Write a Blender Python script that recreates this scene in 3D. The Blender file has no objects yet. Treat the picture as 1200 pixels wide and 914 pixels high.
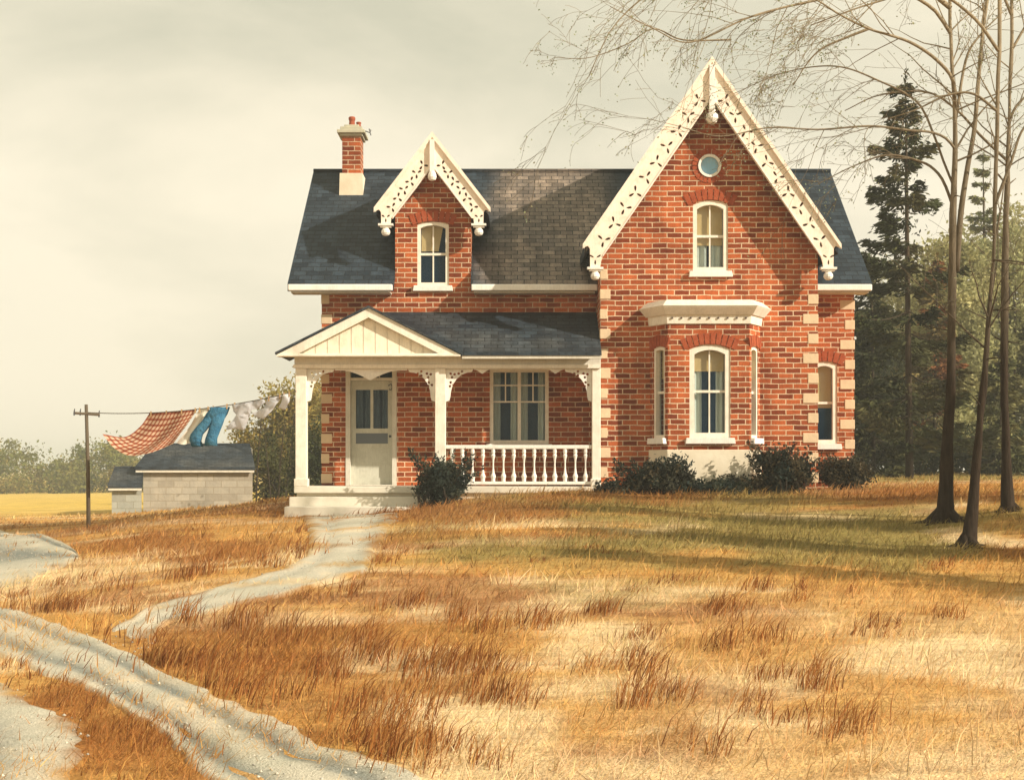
import bpy, bmesh, math, random
import numpy as np
from mathutils import Vector, Matrix

R = math.radians
SC = bpy.context.scene
COL = SC.collection
random.seed(7)
rng = np.random.default_rng(11)

# ------------------------------------------------------------------ view
F = 1740.0          # focal length in pixels of the 1200 px wide photograph
CZ = 1.7            # camera height
HY = 545.0          # horizon row


def P(px, py, d):
    return Vector(((px - 600.0) * d / F, d, CZ + (HY - py) * d / F))


def X(px, d):
    return (px - 600.0) * d / F


def Z(py, d):
    return CZ + (HY - py) * d / F


# ------------------------------------------------------------------ noise
def _hash(ix, iy, seed):
    n = (ix.astype(np.int64) * 374761393 + iy.astype(np.int64) * 668265263 + seed * 974711) & 0x7fffffff
    n = ((n ^ (n >> 13)) * 1274126177) & 0x7fffffff
    return ((n ^ (n >> 16)) & 0xffff) / 65535.0


def vnoise(x, y, seed=0):
    x = np.asarray(x, float); y = np.asarray(y, float)
    ix = np.floor(x); iy = np.floor(y)
    fx = x - ix; fy = y - iy
    fx = fx * fx * (3 - 2 * fx); fy = fy * fy * (3 - 2 * fy)
    a = _hash(ix, iy, seed); b = _hash(ix + 1, iy, seed)
    c = _hash(ix, iy + 1, seed); d = _hash(ix + 1, iy + 1, seed)
    return (a * (1 - fx) + b * fx) * (1 - fy) + (c * (1 - fx) + d * fx) * fy


def fbm(x, y, seed=0, o=3):
    s = 0; a = 1; t = 0
    for k in range(o):
        s = s + a * vnoise(x * 2 ** k, y * 2 ** k, seed + k * 17); t += a; a *= .55
    return s / t


def sstep(a, b, x):
    t = np.clip((np.asarray(x, float) - a) / (b - a), 0, 1)
    return t * t * (3 - 2 * t)


# ------------------------------------------------------------------ terrain
CP = np.array([
    (-9, -30, 0), (9, -30, .1), (-8, 0, 0), (0, 0, 0), (8, 0, .1), (-8, 8, -.05), (0, 8, 0), (8, 8, .08),
    (-9, 14, -.02), (-3, 14, .18), (2, 14, .3), (9, 14, .32), (-7, 18, .05), (-9, 25, .12), (-15, 24, 0),
    (-3, 20, .5), (2, 20, .66), (7, 20, .65), (6.6, 22.5, .86), (8, 22.5, 1.06), (12, 22, 1.1),
    (0, 25.5, .93), (4, 26, 1.02), (-3.5, 28, .68), (-5.2, 29.5, .72), (-2, 29.3, .85), (0, 29.3, 1.12),
    (2.5, 29, 1.13), (6, 29, 1.18), (9, 30, 1.22), (-8.86, 31, .364), (-9.4, 34, .25), (-6.4, 34, .66), (-4.6, 36, .9), (0, 36, 1.1), (7, 38, 1.25),
    (12, 45, 1.3), (12, 60, 1.32), (25, 60, 1.35), (-12.8, 60, -.12), (-17, 60, -.3), (-9, 58, .25), (-6, 45, .8), (-10.5, 45, .2),
    (-15, 42, -.05), (-22, 40, -.2), (-50, 160, -1.3), (0, 160, -.6), (60, 160, .6), (-100, 100, -1.2), (150, 150, .5),
    (-40, 60, -.6), (-200, 300, -1.6), (200, 300, .4), (0, 400, -1.2), (-700, 900, -3), (700, 900, -3), (0, 1500, -4)], float)


def _phi(r):
    return np.sqrt(r * r + 2.5 ** 2)


_D = np.hypot(CP[:, None, 0] - CP[None, :, 0], CP[:, None, 1] - CP[None, :, 1])
_W = np.linalg.solve(np.block([[_phi(_D), np.ones((len(CP), 1))], [np.ones((1, len(CP))), np.zeros((1, 1))]]),
                     np.append(CP[:, 2], 0))


def terrain(x, y):
    x = np.asarray(x, float); y = np.asarray(y, float)
    z = np.full(np.broadcast(x, y).shape, _W[-1])
    for k in range(len(CP)):
        z = z + _W[k] * _phi(np.hypot(x - CP[k, 0], y - CP[k, 1]))
    near = 1 - sstep(60, 120, y)
    z = z + near * .05 * (vnoise(x / 1.7, y / 1.7, 3) - .5)
    return z


_d = np.geomspace(5.0, 900, 2500)


def ground(px, py):
    x = (px - 600) * _d / F
    zr = CZ + (HY - py) * _d / F
    t = terrain(x, _d)
    k = np.argmax(zr <= t)
    if not (zr <= t).any():
        k = len(_d) - 1
    return Vector((x[k], _d[k], t[k]))


# ------------------------------------------------------------------ objects
def tag(o, label=None, cat=None, group=None, kind=None):
    if label: o['label'] = label
    if cat: o['category'] = cat
    if group: o['group'] = group
    if kind: o['kind'] = kind
    return o


def empty(name, loc, label=None, cat=None, group=None):
    o = bpy.data.objects.new(name, None)
    o.empty_display_size = .3
    o.location = loc
    COL.objects.link(o)
    return tag(o, label, cat, group)


def wloc(o):
    v = Vector((0, 0, 0))
    while o is not None:
        v = v + o.location
        o = o.parent
    return v


def face_uv(me):
    """wall / slope aligned metric UVs"""
    uv = me.uv_layers.get('UVMap') or me.uv_layers.new(name='UVMap')
    for p in me.polygons:
        n = p.normal
        if abs(n.z) > .98:
            t = Vector((1, 0, 0)); b = Vector((0, 1, 0))
        else:
            t = Vector((-n.y, n.x, 0)).normalized()
            b = n.cross(t)
        for li in p.loop_indices:
            c = me.vertices[me.loops[li].vertex_index].co
            uv.data[li].uv = (c.dot(t), c.dot(b))


def link(me, name, mat, parent=None, smooth=False, top=False):
    """links a mesh given in world coordinates; children keep their place, top-level meshes get their origin at the base"""
    o = bpy.data.objects.new(name, me)
    if mat is not None:
        me.materials.append(mat)
    COL.objects.link(o)
    if smooth:
        me.polygons.foreach_set('use_smooth', [True] * len(me.polygons))
    if parent is not None:
        w = wloc(parent)
        me.transform(Matrix.Translation(-w))
        o.parent = parent
    elif top:
        n = len(me.vertices)
        co = np.empty(n * 3); me.vertices.foreach_get('co', co); co = co.reshape(-1, 3)
        c = Vector(((co[:, 0].min() + co[:, 0].max()) / 2, (co[:, 1].min() + co[:, 1].max()) / 2, co[:, 2].min()))
        me.transform(Matrix.Translation(-c))
        o.location = c
    return o


class MB:
    """collects polygons, links them as one mesh"""
    def __init__(s):
        s.v = []; s.f = []

    def add(s, vs, fs):
        k = len(s.v)
        s.v += [tuple(v) for v in vs]
        s.f += [tuple(i + k for i in f) for f in fs]
        return s

    def box(s, x0, x1, y0, y1, z0, z1):
        return s.add([(x0, y0, z0), (x1, y0, z0), (x1, y1, z0), (x0, y1, z0), (x0, y0, z1), (x1, y0, z1), (x1, y1, z1), (x0, y1, z1)],
                     [(0, 3, 2, 1), (4, 5, 6, 7), (0, 1, 5, 4), (1, 2, 6, 5), (2, 3, 7, 6), (3, 0, 4, 7)])

    def prism(s, pts, fr, a, b):
        """pts: 2-D outline, fr(u, v, w): maps to world; extruded w = a..b"""
        n = len(pts)
        vs = [fr(u, v, a) for u, v in pts] + [fr(u, v, b) for u, v in pts]
        return s.add(vs, [tuple(range(n - 1, -1, -1)), tuple(range(n, 2 * n))] + [(i, (i + 1) % n, n + (i + 1) % n, n + i) for i in range(n)])

    def ring(s, out, inn, fr, a, b):
        """frame between two outlines of equal count, extruded a..b"""
        n = len(out)
        vs = []
        for w in (a, b):
            vs += [fr(u, v, w) for u, v in out] + [fr(u, v, w) for u, v in inn]
        fs = []
        for i in range(n):
            j = (i + 1) % n
            fs += [(i, j, n + j, n + i), (2 * n + i, 3 * n + i, 3 * n + j, 2 * n + j),
                   (i, 2 * n + i, 2 * n + j, j), (n + i, n + j, 3 * n + j, 3 * n + i)]
        return s.add(vs, fs)

    def tube(s, pts, rad, sides=6, cap=True, sq=1.0):
        pts = [Vector(p) for p in pts]
        n = len(pts)
        up = Vector((.123, .35, .9)).normalized()
        vs = []
        for i in range(n):
            t = (pts[min(i + 1, n - 1)] - pts[max(i - 1, 0)])
            if t.length < 1e-9: t = Vector((0, 0, 1))
            t.normalize()
            a = t.cross(up)
            if a.length < 1e-3: a = t.cross(Vector((1, 0, 0)))
            a.normalize(); b = t.cross(a)
            r = rad[i] if hasattr(rad, '__len__') else rad
            for k in range(sides):
                th = 2 * math.pi * k / sides
                vs.append(pts[i] + a * (r * math.cos(th)) + b * (r * sq * math.sin(th)))
        fs = []
        for i in range(n - 1):
            for k in range(sides):
                l = (k + 1) % sides
                fs.append((i * sides + k, i * sides + l, (i + 1) * sides + l, (i + 1) * sides + k))
        if cap:
            fs.append(tuple(range(sides - 1, -1, -1)))
            fs.append(tuple((n - 1) * sides + k for k in range(sides)))
        return s.add(vs, fs)

    def lathe(s, x, y, prof, sides=10):
        """prof: (r, z) from bottom to top"""
        vs = []
        for r, z in prof:
            for k in range(sides):
                th = 2 * math.pi * (k + .5) / sides
                vs.append((x + r * math.cos(th), y + r * math.sin(th), z))
        fs = []
        for i in range(len(prof) - 1):
            for k in range(sides):
                l = (k + 1) % sides
                fs.append((i * sides + k, i * sides + l, (i + 1) * sides + l, (i + 1) * sides + k))
        fs.append(tuple(range(sides - 1, -1, -1)))
        fs.append(tuple((len(prof) - 1) * sides + k for k in range(sides)))
        return s.add(vs, fs)

    def mesh(s, name='m'):
        me = bpy.data.meshes.new(name)
        me.from_pydata(s.v, [], s.f)
        bm = bmesh.new(); bm.from_mesh(me)
        bmesh.ops.recalc_face_normals(bm, faces=bm.faces)
        bm.to_mesh(me); bm.free()
        return me

    def build(s, name, mat, parent=None, smooth=False, top=False, cut=None, bevel=0):
        me = s.mesh(name)
        if cut is not None or bevel:
            o = bpy.data.objects.new('tmp', me); COL.objects.link(o)
            c = None
            if cut is not None:
                c = bpy.data.objects.new('tmp_cut', cut.mesh('cut')); COL.objects.link(c)
                m = o.modifiers.new('b', 'BOOLEAN'); m.operation = 'DIFFERENCE'; m.solver = 'EXACT'; m.object = c
                m.use_self = True
            if bevel:
                m = o.modifiers.new('v', 'BEVEL'); m.width = bevel; m.segments = 2; m.limit_method = 'ANGLE'; m.angle_limit = R(40)
            dg = bpy.context.evaluated_depsgraph_get()
            me2 = bpy.data.meshes.new_from_object(o.evaluated_get(dg))
            bpy.data.objects.remove(o)
            if c: bpy.data.objects.remove(c)
            me2.name = name
            me = me2
            me.materials.clear()
        face_uv(me)
        return link(me, name, mat, parent, smooth, top)


def front(y):
    """frame of a wall facing the viewer: u = x, v = z, w = towards the viewer"""
    return lambda u, v, w: Vector((u, y - w, v))


def np_mesh(name, verts, faces_idx, loop_total, cols=None):
    me = bpy.data.meshes.new(name)
    verts = np.asarray(verts, np.float32)
    me.vertices.add(len(verts)); me.vertices.foreach_set('co', verts.ravel())
    me.loops.add(len(faces_idx)); me.loops.foreach_set('vertex_index', np.asarray(faces_idx, np.int32))
    lt = np.asarray(loop_total, np.int32)
    ls = np.concatenate([[0], np.cumsum(lt)[:-1]]).astype(np.int32)
    me.polygons.add(len(lt)); me.polygons.foreach_set('loop_start', ls); me.polygons.foreach_set('loop_total', lt)
    me.update(calc_edges=True)
    if cols is not None:
        a = me.color_attributes.new('Col', 'FLOAT_COLOR', 'POINT')
        c = np.ones((len(verts), 4), np.float32); c[:, :3] = cols
        a.data.foreach_set('color', c.ravel())
    return me


# ------------------------------------------------------------------ materials
def mat(name, col, rough=.8, spec=.3):
    m = bpy.data.materials.new(name); m.use_nodes = True
    b = m.node_tree.nodes['Principled BSDF']
    b.inputs['Base Color'].default_value = (*col, 1)
    b.inputs['Roughness'].default_value = rough
    b.inputs['Specular IOR Level'].default_value = spec
    return m


class NT:
    def __init__(s, m):
        s.t = m.node_tree; s.b = s.t.nodes['Principled BSDF']

    def n(s, typ, **kw):
        nd = s.t.nodes.new(typ)
        for k, v in kw.items():
            if k.startswith('i_'):
                nd.inputs[k[2:].replace('_', ' ')].default_value = v
            else:
                setattr(nd, k, v)
        return nd

    def l(s, a, b):
        s.t.links.new(a, b)

    def noise(s, scale, vec=None, detail=4, rough=.6, dist=0):
        nd = s.n('ShaderNodeTexNoise'); nd.inputs['Scale'].default_value = scale
        nd.inputs['Detail'].default_value = detail; nd.inputs['Roughness'].default_value = rough
        nd.inputs['Distortion'].default_value = dist
        if vec is not None: s.l(vec, nd.inputs['Vector'])
        return nd.outputs['Fac']

    def ramp(s, fac, stops):
        nd = s.n('ShaderNodeValToRGB')
        e = nd.color_ramp.elements
        while len(e) < len(stops): e.new(.5)
        for k, (p, c) in enumerate(stops):
            e[k].position = p; e[k].color = (*c, 1) if hasattr(c, '__len__') else (c, c, c, 1)
        s.l(fac, nd.inputs['Fac'])
        return nd.outputs['Color']

    def mix(s, fac, a, b, typ='MIX'):
        nd = s.n('ShaderNodeMix', data_type='RGBA', blend_type=typ)
        for v, k in ((fac, 0), (a, 6), (b, 7)):
            if isinstance(v, (int, float)): nd.inputs[k].default_value = v
            elif isinstance(v, tuple): nd.inputs[k].default_value = (*v, 1)
            else: s.l(v, nd.inputs[k])
        return nd.outputs[2]

    def math(s, op, a, b=0.0):
        nd = s.n('ShaderNodeMath', operation=op)
        for v, k in ((a, 0), (b, 1)):
            if isinstance(v, (int, float)): nd.inputs[k].default_value = v
            else: s.l(v, nd.inputs[k])
        return nd.outputs[0]

    def coord(s, which='Object', scale=None):
        c = s.n('ShaderNodeTexCoord').outputs[which]
        if scale:
            m = s.n('ShaderNodeMapping'); m.inputs['Scale'].default_value = scale
            s.l(c, m.inputs['Vector']); return m.outputs['Vector']
        return c

    def bump(s, h, strength=.3, dist=.02):
        nd = s.n('ShaderNodeBump'); nd.inputs['Strength'].default_value = strength; nd.inputs['Distance'].default_value = dist
        s.l(h, nd.inputs['Height']); s.l(nd.outputs['Normal'], s.b.inputs['Normal'])


def brick_mat():
    m = mat('brick', (.4, .1, .05), .9, .15); t = NT(m)
    uv = t.coord('UV')
    wob = t.noise(2.2, uv, 2)
    va = t.n('ShaderNodeVectorMath', operation='SCALE'); va.inputs['Scale'].default_value = .03
    cmb = t.n('ShaderNodeCombineXYZ'); t.l(wob, cmb.inputs[0]); t.l(t.noise(2.7, uv, 2), cmb.inputs[1])
    t.l(cmb.outputs[0], va.inputs[0])
    vb = t.n('ShaderNodeVectorMath', operation='ADD'); t.l(uv, vb.inputs[0]); t.l(va.outputs[0], vb.inputs[1])
    br = t.n('ShaderNodeTexBrick', offset=.5, offset_frequency=2)
    t.l(vb.outputs[0], br.inputs['Vector'])
    br.inputs['Scale'].default_value = 1
    br.inputs['Brick Width'].default_value = .30; br.inputs['Row Height'].default_value = .105
    br.inputs['Mortar Size'].default_value = .011; br.inputs['Mortar Smooth'].default_value = .25
    br.inputs['Color1'].default_value = (.55, .14, .046, 1)
    br.inputs['Color2'].default_value = (.15, .026, .013, 1)
    br.inputs['Bias'].default_value = -.15
    br.inputs['Mortar'].default_value = (.76, .60, .42, 1)
    big = t.ramp(t.noise(1.1, uv, 5, .65), [(.3, (.70, .66, .64)), (.7, (1.14, 1.12, 1.04))])
    c = t.mix(1, br.outputs['Color'], big, 'MULTIPLY')
    soot = t.ramp(t.noise(1.0, t.coord('UV', (1.5, .35, 1)), 6, .7), [(.34, (.55, .50, .48)), (.56, (1, 1, 1))])
    c = t.mix(.75, c, soot, 'MULTIPLY')
    fine = t.ramp(t.noise(38, uv, 3), [(.3, .72), (.7, 1.16)])
    c = t.mix(1, c, fine, 'MULTIPLY')
    t.l(c, t.b.inputs['Base Color'])
    h = t.math('SUBTRACT', t.math('MULTIPLY', t.noise(30, uv, 3), .35), br.outputs['Fac'])
    t.bump(h, .55, .012)
    return m


def slate_mat(name, a, b, brown, u0=None, u1=None, pale=None):
    m = mat(name, a, .66, .3); t = NT(m)
    uv = t.coord('UV')
    wv = t.n('ShaderNodeVectorMath', operation='ADD'); t.l(uv, wv.inputs[0])
    sc_ = t.n('ShaderNodeVectorMath', operation='SCALE'); sc_.inputs['Scale'].default_value = .035
    cb = t.n('ShaderNodeCombineXYZ'); t.l(t.noise(5, uv, 2), cb.inputs[0]); t.l(t.noise(4.3, uv, 2), cb.inputs[1]); t.l(cb.outputs[0], sc_.inputs[0]); t.l(sc_.outputs[0], wv.inputs[1])
    uvw = wv.outputs[0]

    def slates(c1, c2):
        br = t.n('ShaderNodeTexBrick', offset=.5)
        t.l(uvw, br.inputs['Vector'])
        br.inputs['Scale'].default_value = 1
        br.inputs['Brick Width'].default_value = .27; br.inputs['Row Height'].default_value = .175
        br.inputs['Mortar Size'].default_value = .009; br.inputs['Mortar Smooth'].default_value = .3
        br.inputs['Color1'].default_value = (*c1, 1); br.inputs['Color2'].default_value = (*c2, 1)
        br.inputs['Mortar'].default_value = (.008, .010, .013, 1)
        return br
    br = slates(a, b)
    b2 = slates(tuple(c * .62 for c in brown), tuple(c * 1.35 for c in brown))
    sep = t.n('ShaderNodeSeparateXYZ'); t.l(uv, sep.inputs[0])
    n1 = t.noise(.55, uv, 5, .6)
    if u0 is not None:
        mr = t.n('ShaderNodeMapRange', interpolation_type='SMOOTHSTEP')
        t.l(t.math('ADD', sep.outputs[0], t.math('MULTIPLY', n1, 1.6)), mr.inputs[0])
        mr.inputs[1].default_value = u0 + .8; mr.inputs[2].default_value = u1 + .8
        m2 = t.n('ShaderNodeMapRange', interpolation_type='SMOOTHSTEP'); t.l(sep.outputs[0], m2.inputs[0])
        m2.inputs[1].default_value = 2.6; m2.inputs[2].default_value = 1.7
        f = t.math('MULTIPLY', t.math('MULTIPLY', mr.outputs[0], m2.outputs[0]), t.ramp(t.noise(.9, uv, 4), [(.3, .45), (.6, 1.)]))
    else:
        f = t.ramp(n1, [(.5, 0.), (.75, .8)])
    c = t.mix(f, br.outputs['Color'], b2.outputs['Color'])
    streak = t.ramp(t.noise(1.0, t.coord('UV', (3.0, .55, 1)), 6, .72), [(.28, .5), (.5, 1.), (.76, 1.7)])
    c = t.mix(1, c, streak, 'MULTIPLY')
    lich = t.ramp(t.noise(5.5, uv, 6, .75), [(.62, 0.), (.76, .35)])
    c = t.mix(lich, c, (.20, .20, .17))
    fine = t.ramp(t.noise(24, uv, 3), [(.3, .7), (.72, 1.25)])
    c = t.mix(1, c, fine, 'MULTIPLY')
    t.l(c, t.b.inputs['Base Color'])
    s2 = t.n('ShaderNodeSeparateXYZ'); t.l(uvw, s2.inputs[0])
    fr = t.math('FRACT', t.math('DIVIDE', s2.outputs[1], .175))
    h = t.math('SUBTRACT', t.math('MULTIPLY', fr, -1.0), br.outputs['Fac'])
    h = t.math('ADD', h, t.math('MULTIPLY', t.noise(3.5, uv, 3), .8))
    t.bump(h, .9, .022)
    return m


def paint_mat(name, col, dirt=(.45, .38, .27), amt=.25, rough=.55, sc=5):
    m = mat(name, col, rough, .35); t = NT(m)
    o = t.coord('Object')
    f = t.ramp(t.noise(sc, o, 7, .75), [(.46, 0.), (.74, amt * 1.7)])
    c = t.mix(f, col, dirt)
    f2 = t.ramp(t.noise(40, t.coord('Object', (1, 1, .15)), 3), [(.3, .9), (.7, 1.04)])
    c = t.mix(1, c, f2, 'MULTIPLY')
    t.l(c, t.b.inputs['Base Color'])
    t.bump(t.noise(55, t.coord('Object', (1, 1, .2)), 3), .12, .01)
    return m


def attr_mat(name, rough=.85, transl=0, jitter=None, spec=.1):
    m = mat(name, (.2, .2, .1), rough, spec); t = NT(m)
    a = t.n('ShaderNodeAttribute', attribute_name='Col')
    c = a.outputs['Color']
    if jitter: c = t.mix(1, c, t.ramp(t.noise(jitter, t.coord('Object'), 5, .7), [(.28, .65), (.72, 1.3)]), 'MULTIPLY')
    t.l(c, t.b.inputs['Base Color'])
    if transl:
        tr = t.n('ShaderNodeBsdfTranslucent'); t.l(c, tr.inputs['Color'])
        mx = t.n('ShaderNodeMixShader'); mx.inputs[0].default_value = transl
        t.l(t.b.outputs[0], mx.inputs[1]); t.l(tr.outputs[0], mx.inputs[2])
        t.l(mx.outputs[0], t.t.nodes['Material Output'].inputs['Surface'])
    return m


def noise_mat(name, a, b, scale, rough=.9, bump=.3, stretch=None, spec=.15, bd=.02):
    m = mat(name, a, rough, spec); t = NT(m)
    o = t.coord('Object', stretch)
    n = t.noise(scale, o, 6, .65)
    t.l(t.ramp(n, [(.3, a), (.7, b)]), t.b.inputs['Base Color'])
    t.bump(t.noise(scale * 4, o, 4), bump, bd)
    return m


M = {}
M['brick'] = brick_mat()
M['soldier'] = noise_mat('soldier_brick', (.27, .055, .022), (.40, .10, .04), 9, .9, .3)
M['mortar'] = noise_mat('mortar', (.42, .31, .2), (.55, .42, .28), 12)
M['stone'] = noise_mat('cream_stone', (.74, .56, .36), (.60, .46, .30), 3.5, .85, .35)
M['plaster'] = noise_mat('plinth_plaster', (.80, .72, .56), (.68, .58, .42), 2.2, .85, .3)
M['white'] = paint_mat('white_paint', (.86, .79, .66))
M['trim'] = paint_mat('bargeboard_paint', (.92, .80, .66), (.6, .42, .28), .3)
M['whitetrim'] = paint_mat('cool_white_paint', (.86, .82, .74), (.5, .42, .32), .2)
M['greywood'] = paint_mat('frieze_paint', (.66, .62, .52), (.42, .38, .28), .3)
M['door'] = paint_mat('door_paint', (.56, .55, .45), (.36, .34, .25), .35)
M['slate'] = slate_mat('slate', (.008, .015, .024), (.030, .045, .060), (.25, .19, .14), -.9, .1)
M['slate2'] = slate_mat('porch_slate', (.009, .016, .025), (.030, .044, .056), (.085, .085, .08))
M['step'] = noise_mat('step_concrete', (.74, .68, .56), (.60, .55, .44), 2.5, .85, .25)
M['holeshade'] = mat('cutout_shade', (.10, .045, .025), .9, .1)  # dark colour standing in for the shade inside the fretwork cutouts
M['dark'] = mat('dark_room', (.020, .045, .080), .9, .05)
M['blind'] = noise_mat('blind_cloth', (.80, .56, .24), (.72, .48, .20), 4, .9, .1)
M['curtain'] = noise_mat('curtain_cloth', (.80, .80, .66), (.62, .66, .56), 5, .9, .3, (9, 9, .6))
M['darkcurtain'] = noise_mat('door_curtain_cloth', (.16, .20, .22), (.09, .12, .14), 5, .9, .3, (9, 9, .6))
M['iron'] = mat('iron', (.05, .05, .05), .5, .4)
M['terracotta'] = noise_mat('terracotta', (.36, .10, .05), (.26, .07, .035), 8)
M['cap'] = noise_mat('chimney_cap', (.52, .49, .36), (.40, .38, .29), 7)


def glass_mat():
    m = mat('window_glass', (.02, .06, .11), .04, .7); t = NT(m)
    tr = t.n('ShaderNodeBsdfTransparent'); tr.inputs[0].default_value = (.94, .97, .98, 1)
    mx = t.n('ShaderNodeMixShader'); mx.inputs[0].default_value = .88
    t.l(t.b.outputs[0], mx.inputs[1]); t.l(tr.outputs[0], mx.inputs[2])
    t.l(mx.outputs[0], t.t.nodes['Material Output'].inputs['Surface'])
    t.bump(t.noise(3, t.coord('Object'), 2), .06, .02)
    return m


M['glass'] = glass_mat()


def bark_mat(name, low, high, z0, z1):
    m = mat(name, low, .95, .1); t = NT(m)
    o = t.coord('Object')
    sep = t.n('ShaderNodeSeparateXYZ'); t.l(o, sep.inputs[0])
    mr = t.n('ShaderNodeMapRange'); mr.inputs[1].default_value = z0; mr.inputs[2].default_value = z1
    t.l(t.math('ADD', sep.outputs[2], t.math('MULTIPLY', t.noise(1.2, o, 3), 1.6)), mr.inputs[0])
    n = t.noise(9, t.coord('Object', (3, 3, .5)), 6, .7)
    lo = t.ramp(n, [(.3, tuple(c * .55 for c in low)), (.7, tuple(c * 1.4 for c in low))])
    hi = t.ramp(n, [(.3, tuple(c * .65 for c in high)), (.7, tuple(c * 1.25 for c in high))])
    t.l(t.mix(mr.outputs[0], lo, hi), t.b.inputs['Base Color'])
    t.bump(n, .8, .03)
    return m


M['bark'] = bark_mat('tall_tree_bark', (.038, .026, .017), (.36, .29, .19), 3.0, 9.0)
M['bark2'] = bark_mat('dark_bark', (.04, .03, .02), (.07, .05, .03), 1, 6)
M['leaf'] = attr_mat('foliage', .75, .38)
M['needle'] = attr_mat('needles', .8, .12)
M['blade'] = attr_mat('grass_blades', .85, .22)


# ------------------------------------------------------------------ ground colours
# cover seen on the lawn: centre column, row, half width, half height, kind, strength (turned into places on the ground below)
PATCHES = [(60, 822, 75, 26, 'r', .8), (140, 868, 70, 34, 'r', .75), (210, 905, 50, 20, 'r', .7), (90, 880, 40, 30, 'r', .5), (380, 720, 110, 16, 'h', .8), (330, 800, 90, 16, 'h', .6), (500, 745, 60, 12, 'h', .7), (1060, 820, 150, 22, 'h', .8), (1000, 700, 200, 14, 'h', .8), (300, 640, 90, 16, 'h', .8), (200, 640, 130, 13, 'r', .75), (420, 810, 150, 62, 'r', .38), (250, 762, 120, 34, 'r', .5), (430, 742, 110, 26, 'r', .35),
           (500, 602, 170, 16, 'r', .75), (560, 722, 100, 18, 'r', .4), (300, 700, 120, 14, 'r', .35), (840, 716, 110, 14, 'r', .45), (1080, 582, 130, 9, 'r', .7), (900, 752, 120, 22, 'h', .7),
           (900, 622, 230, 15, 'o', .85), (650, 648, 170, 14, 'o', .7), (1010, 650, 160, 20, 'o', .85), (700, 690, 150, 10, 'o', .4), (720, 585, 120, 6, 'r', .7),
           (545, 838, 105, 24, 'c', .95), (745, 828, 55, 10, 'c', .9), (905, 862, 85, 34, 'c', .95), (1100, 772, 120, 34, 'c', .9), (570, 775, 95, 14, 'c', .75), (700, 757, 90, 16, 'c', .85),
           (650, 895, 150, 30, 'c', .7), (1020, 880, 200, 26, 'h', .5), (1110, 900, 120, 20, 'c', .6), (330, 656, 80, 8, 'c', .8), (1160, 634, 60, 9, 'c', .8), (930, 604, 70, 5, 'c', .5), (760, 620, 70, 6, 'c', .5),
           (460, 780, 60, 12, 'c', .6), (380, 735, 50, 10, 'c', .5)]


def ground_col(x, y):
    """natural patchwork of the dry meadow (linear base colours)"""
    x = np.asarray(x, float); y = np.asarray(y, float)
    ochre = np.array((.60, .335, .10)); cream = np.array((.80, .60, .34)); rust = np.array((.36, .15, .04))
    olive = np.array((.30, .235, .075)); gold = np.array((.74, .52, .12))
    sx = x * .33 + y * .05
    n1 = fbm(sx * .9, y * .75, 1); n2 = fbm(sx * 1.6, y * 1.1, 5); n3 = fbm(sx * .8, y * .6, 9)
    c = ochre[None] * np.ones(x.shape + (1,))

    def blend(c, k, w):
        return c * (1 - w[..., None]) + k * w[..., None]
    c = blend(c, cream, sstep(.50, .68, n1) * .85)
    c = blend(c, rust, sstep(.52, .70, n2) * .75)
    g = sstep(15, 20, y) * (1 - sstep(45, 60, y)) * sstep(-4, 1, x)
    c = blend(c, olive, g * sstep(.40, .60, n3) * .85)
    nearr = (1 - sstep(13, 17, y)) * sstep(-1, 3, x)
    c = blend(c, cream, nearr * .45)
    c = blend(c, rust, sstep(26.5, 29, y) * (1 - sstep(32, 40, y)) * (.45 * sstep(.35, .6, n1)))
    yy = np.maximum(y, 4.0); zz = terrain(x, y)
    u = 600 + F * x / yy + 46 * (fbm(x * 1.3, y * 1.3, 41) - .5) * 2; v = HY - (zz - CZ) * F / yy
    v = v + (v - 540) * .16 * (fbm(x * 1.1, y * 1.1, 43) - .5) * 2
    front_ = (y > 5) & (y < 36)
    for (a, b_, ra_, rb__, k, s_) in PATCHES:
        q_ = ((u - a) / ra_) ** 2 + ((v - b_) / rb__) ** 2
        c = blend(c, {'c': cream, 'r': rust, 'o': olive, 'h': ochre}[k], front_ * s_ * sstep(1.35, .55, q_))
    far = sstep(45, 75, y) * (1 - sstep(0, 10, x))
    c = blend(c, gold, far * .9)
    fr = sstep(33, 45, y) * sstep(2, 8, x)
    c = blend(c, olive, fr * .7)
    return c


def graded(breaks):
    out = []
    for a, b, n in breaks:
        out += list(np.linspace(a, b, n, endpoint=False))
    out.append(breaks[-1][1])
    return np.array(out)


gx = graded([(-1500, -300, 8), (-300, -60, 16), (-60, -16, 30), (-16, 14, 130), (14, 60, 30), (60, 300, 16), (300, 1500, 8)])
gy = graded([(-120, -10, 10), (-10, 5, 20), (5, 40, 175), (40, 70, 50), (70, 200, 30), (200, 1800, 20)])
GX, GY = np.meshgrid(gx, gy)
GZ = terrain(GX, GY)
nx, ny = len(gx), len(gy)
idx = np.arange(nx * ny).reshape(ny, nx)
q = np.stack([idx[:-1, :-1], idx[:-1, 1:], idx[1:, 1:], idx[1:, :-1]], -1).reshape(-1, 4)
gcol = ground_col(GX, GY).reshape(-1, 3)
me = np_mesh('ground', np.stack([GX, GY, GZ], -1).reshape(-1, 3), q.ravel(), np.full(len(q), 4), gcol)


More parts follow.
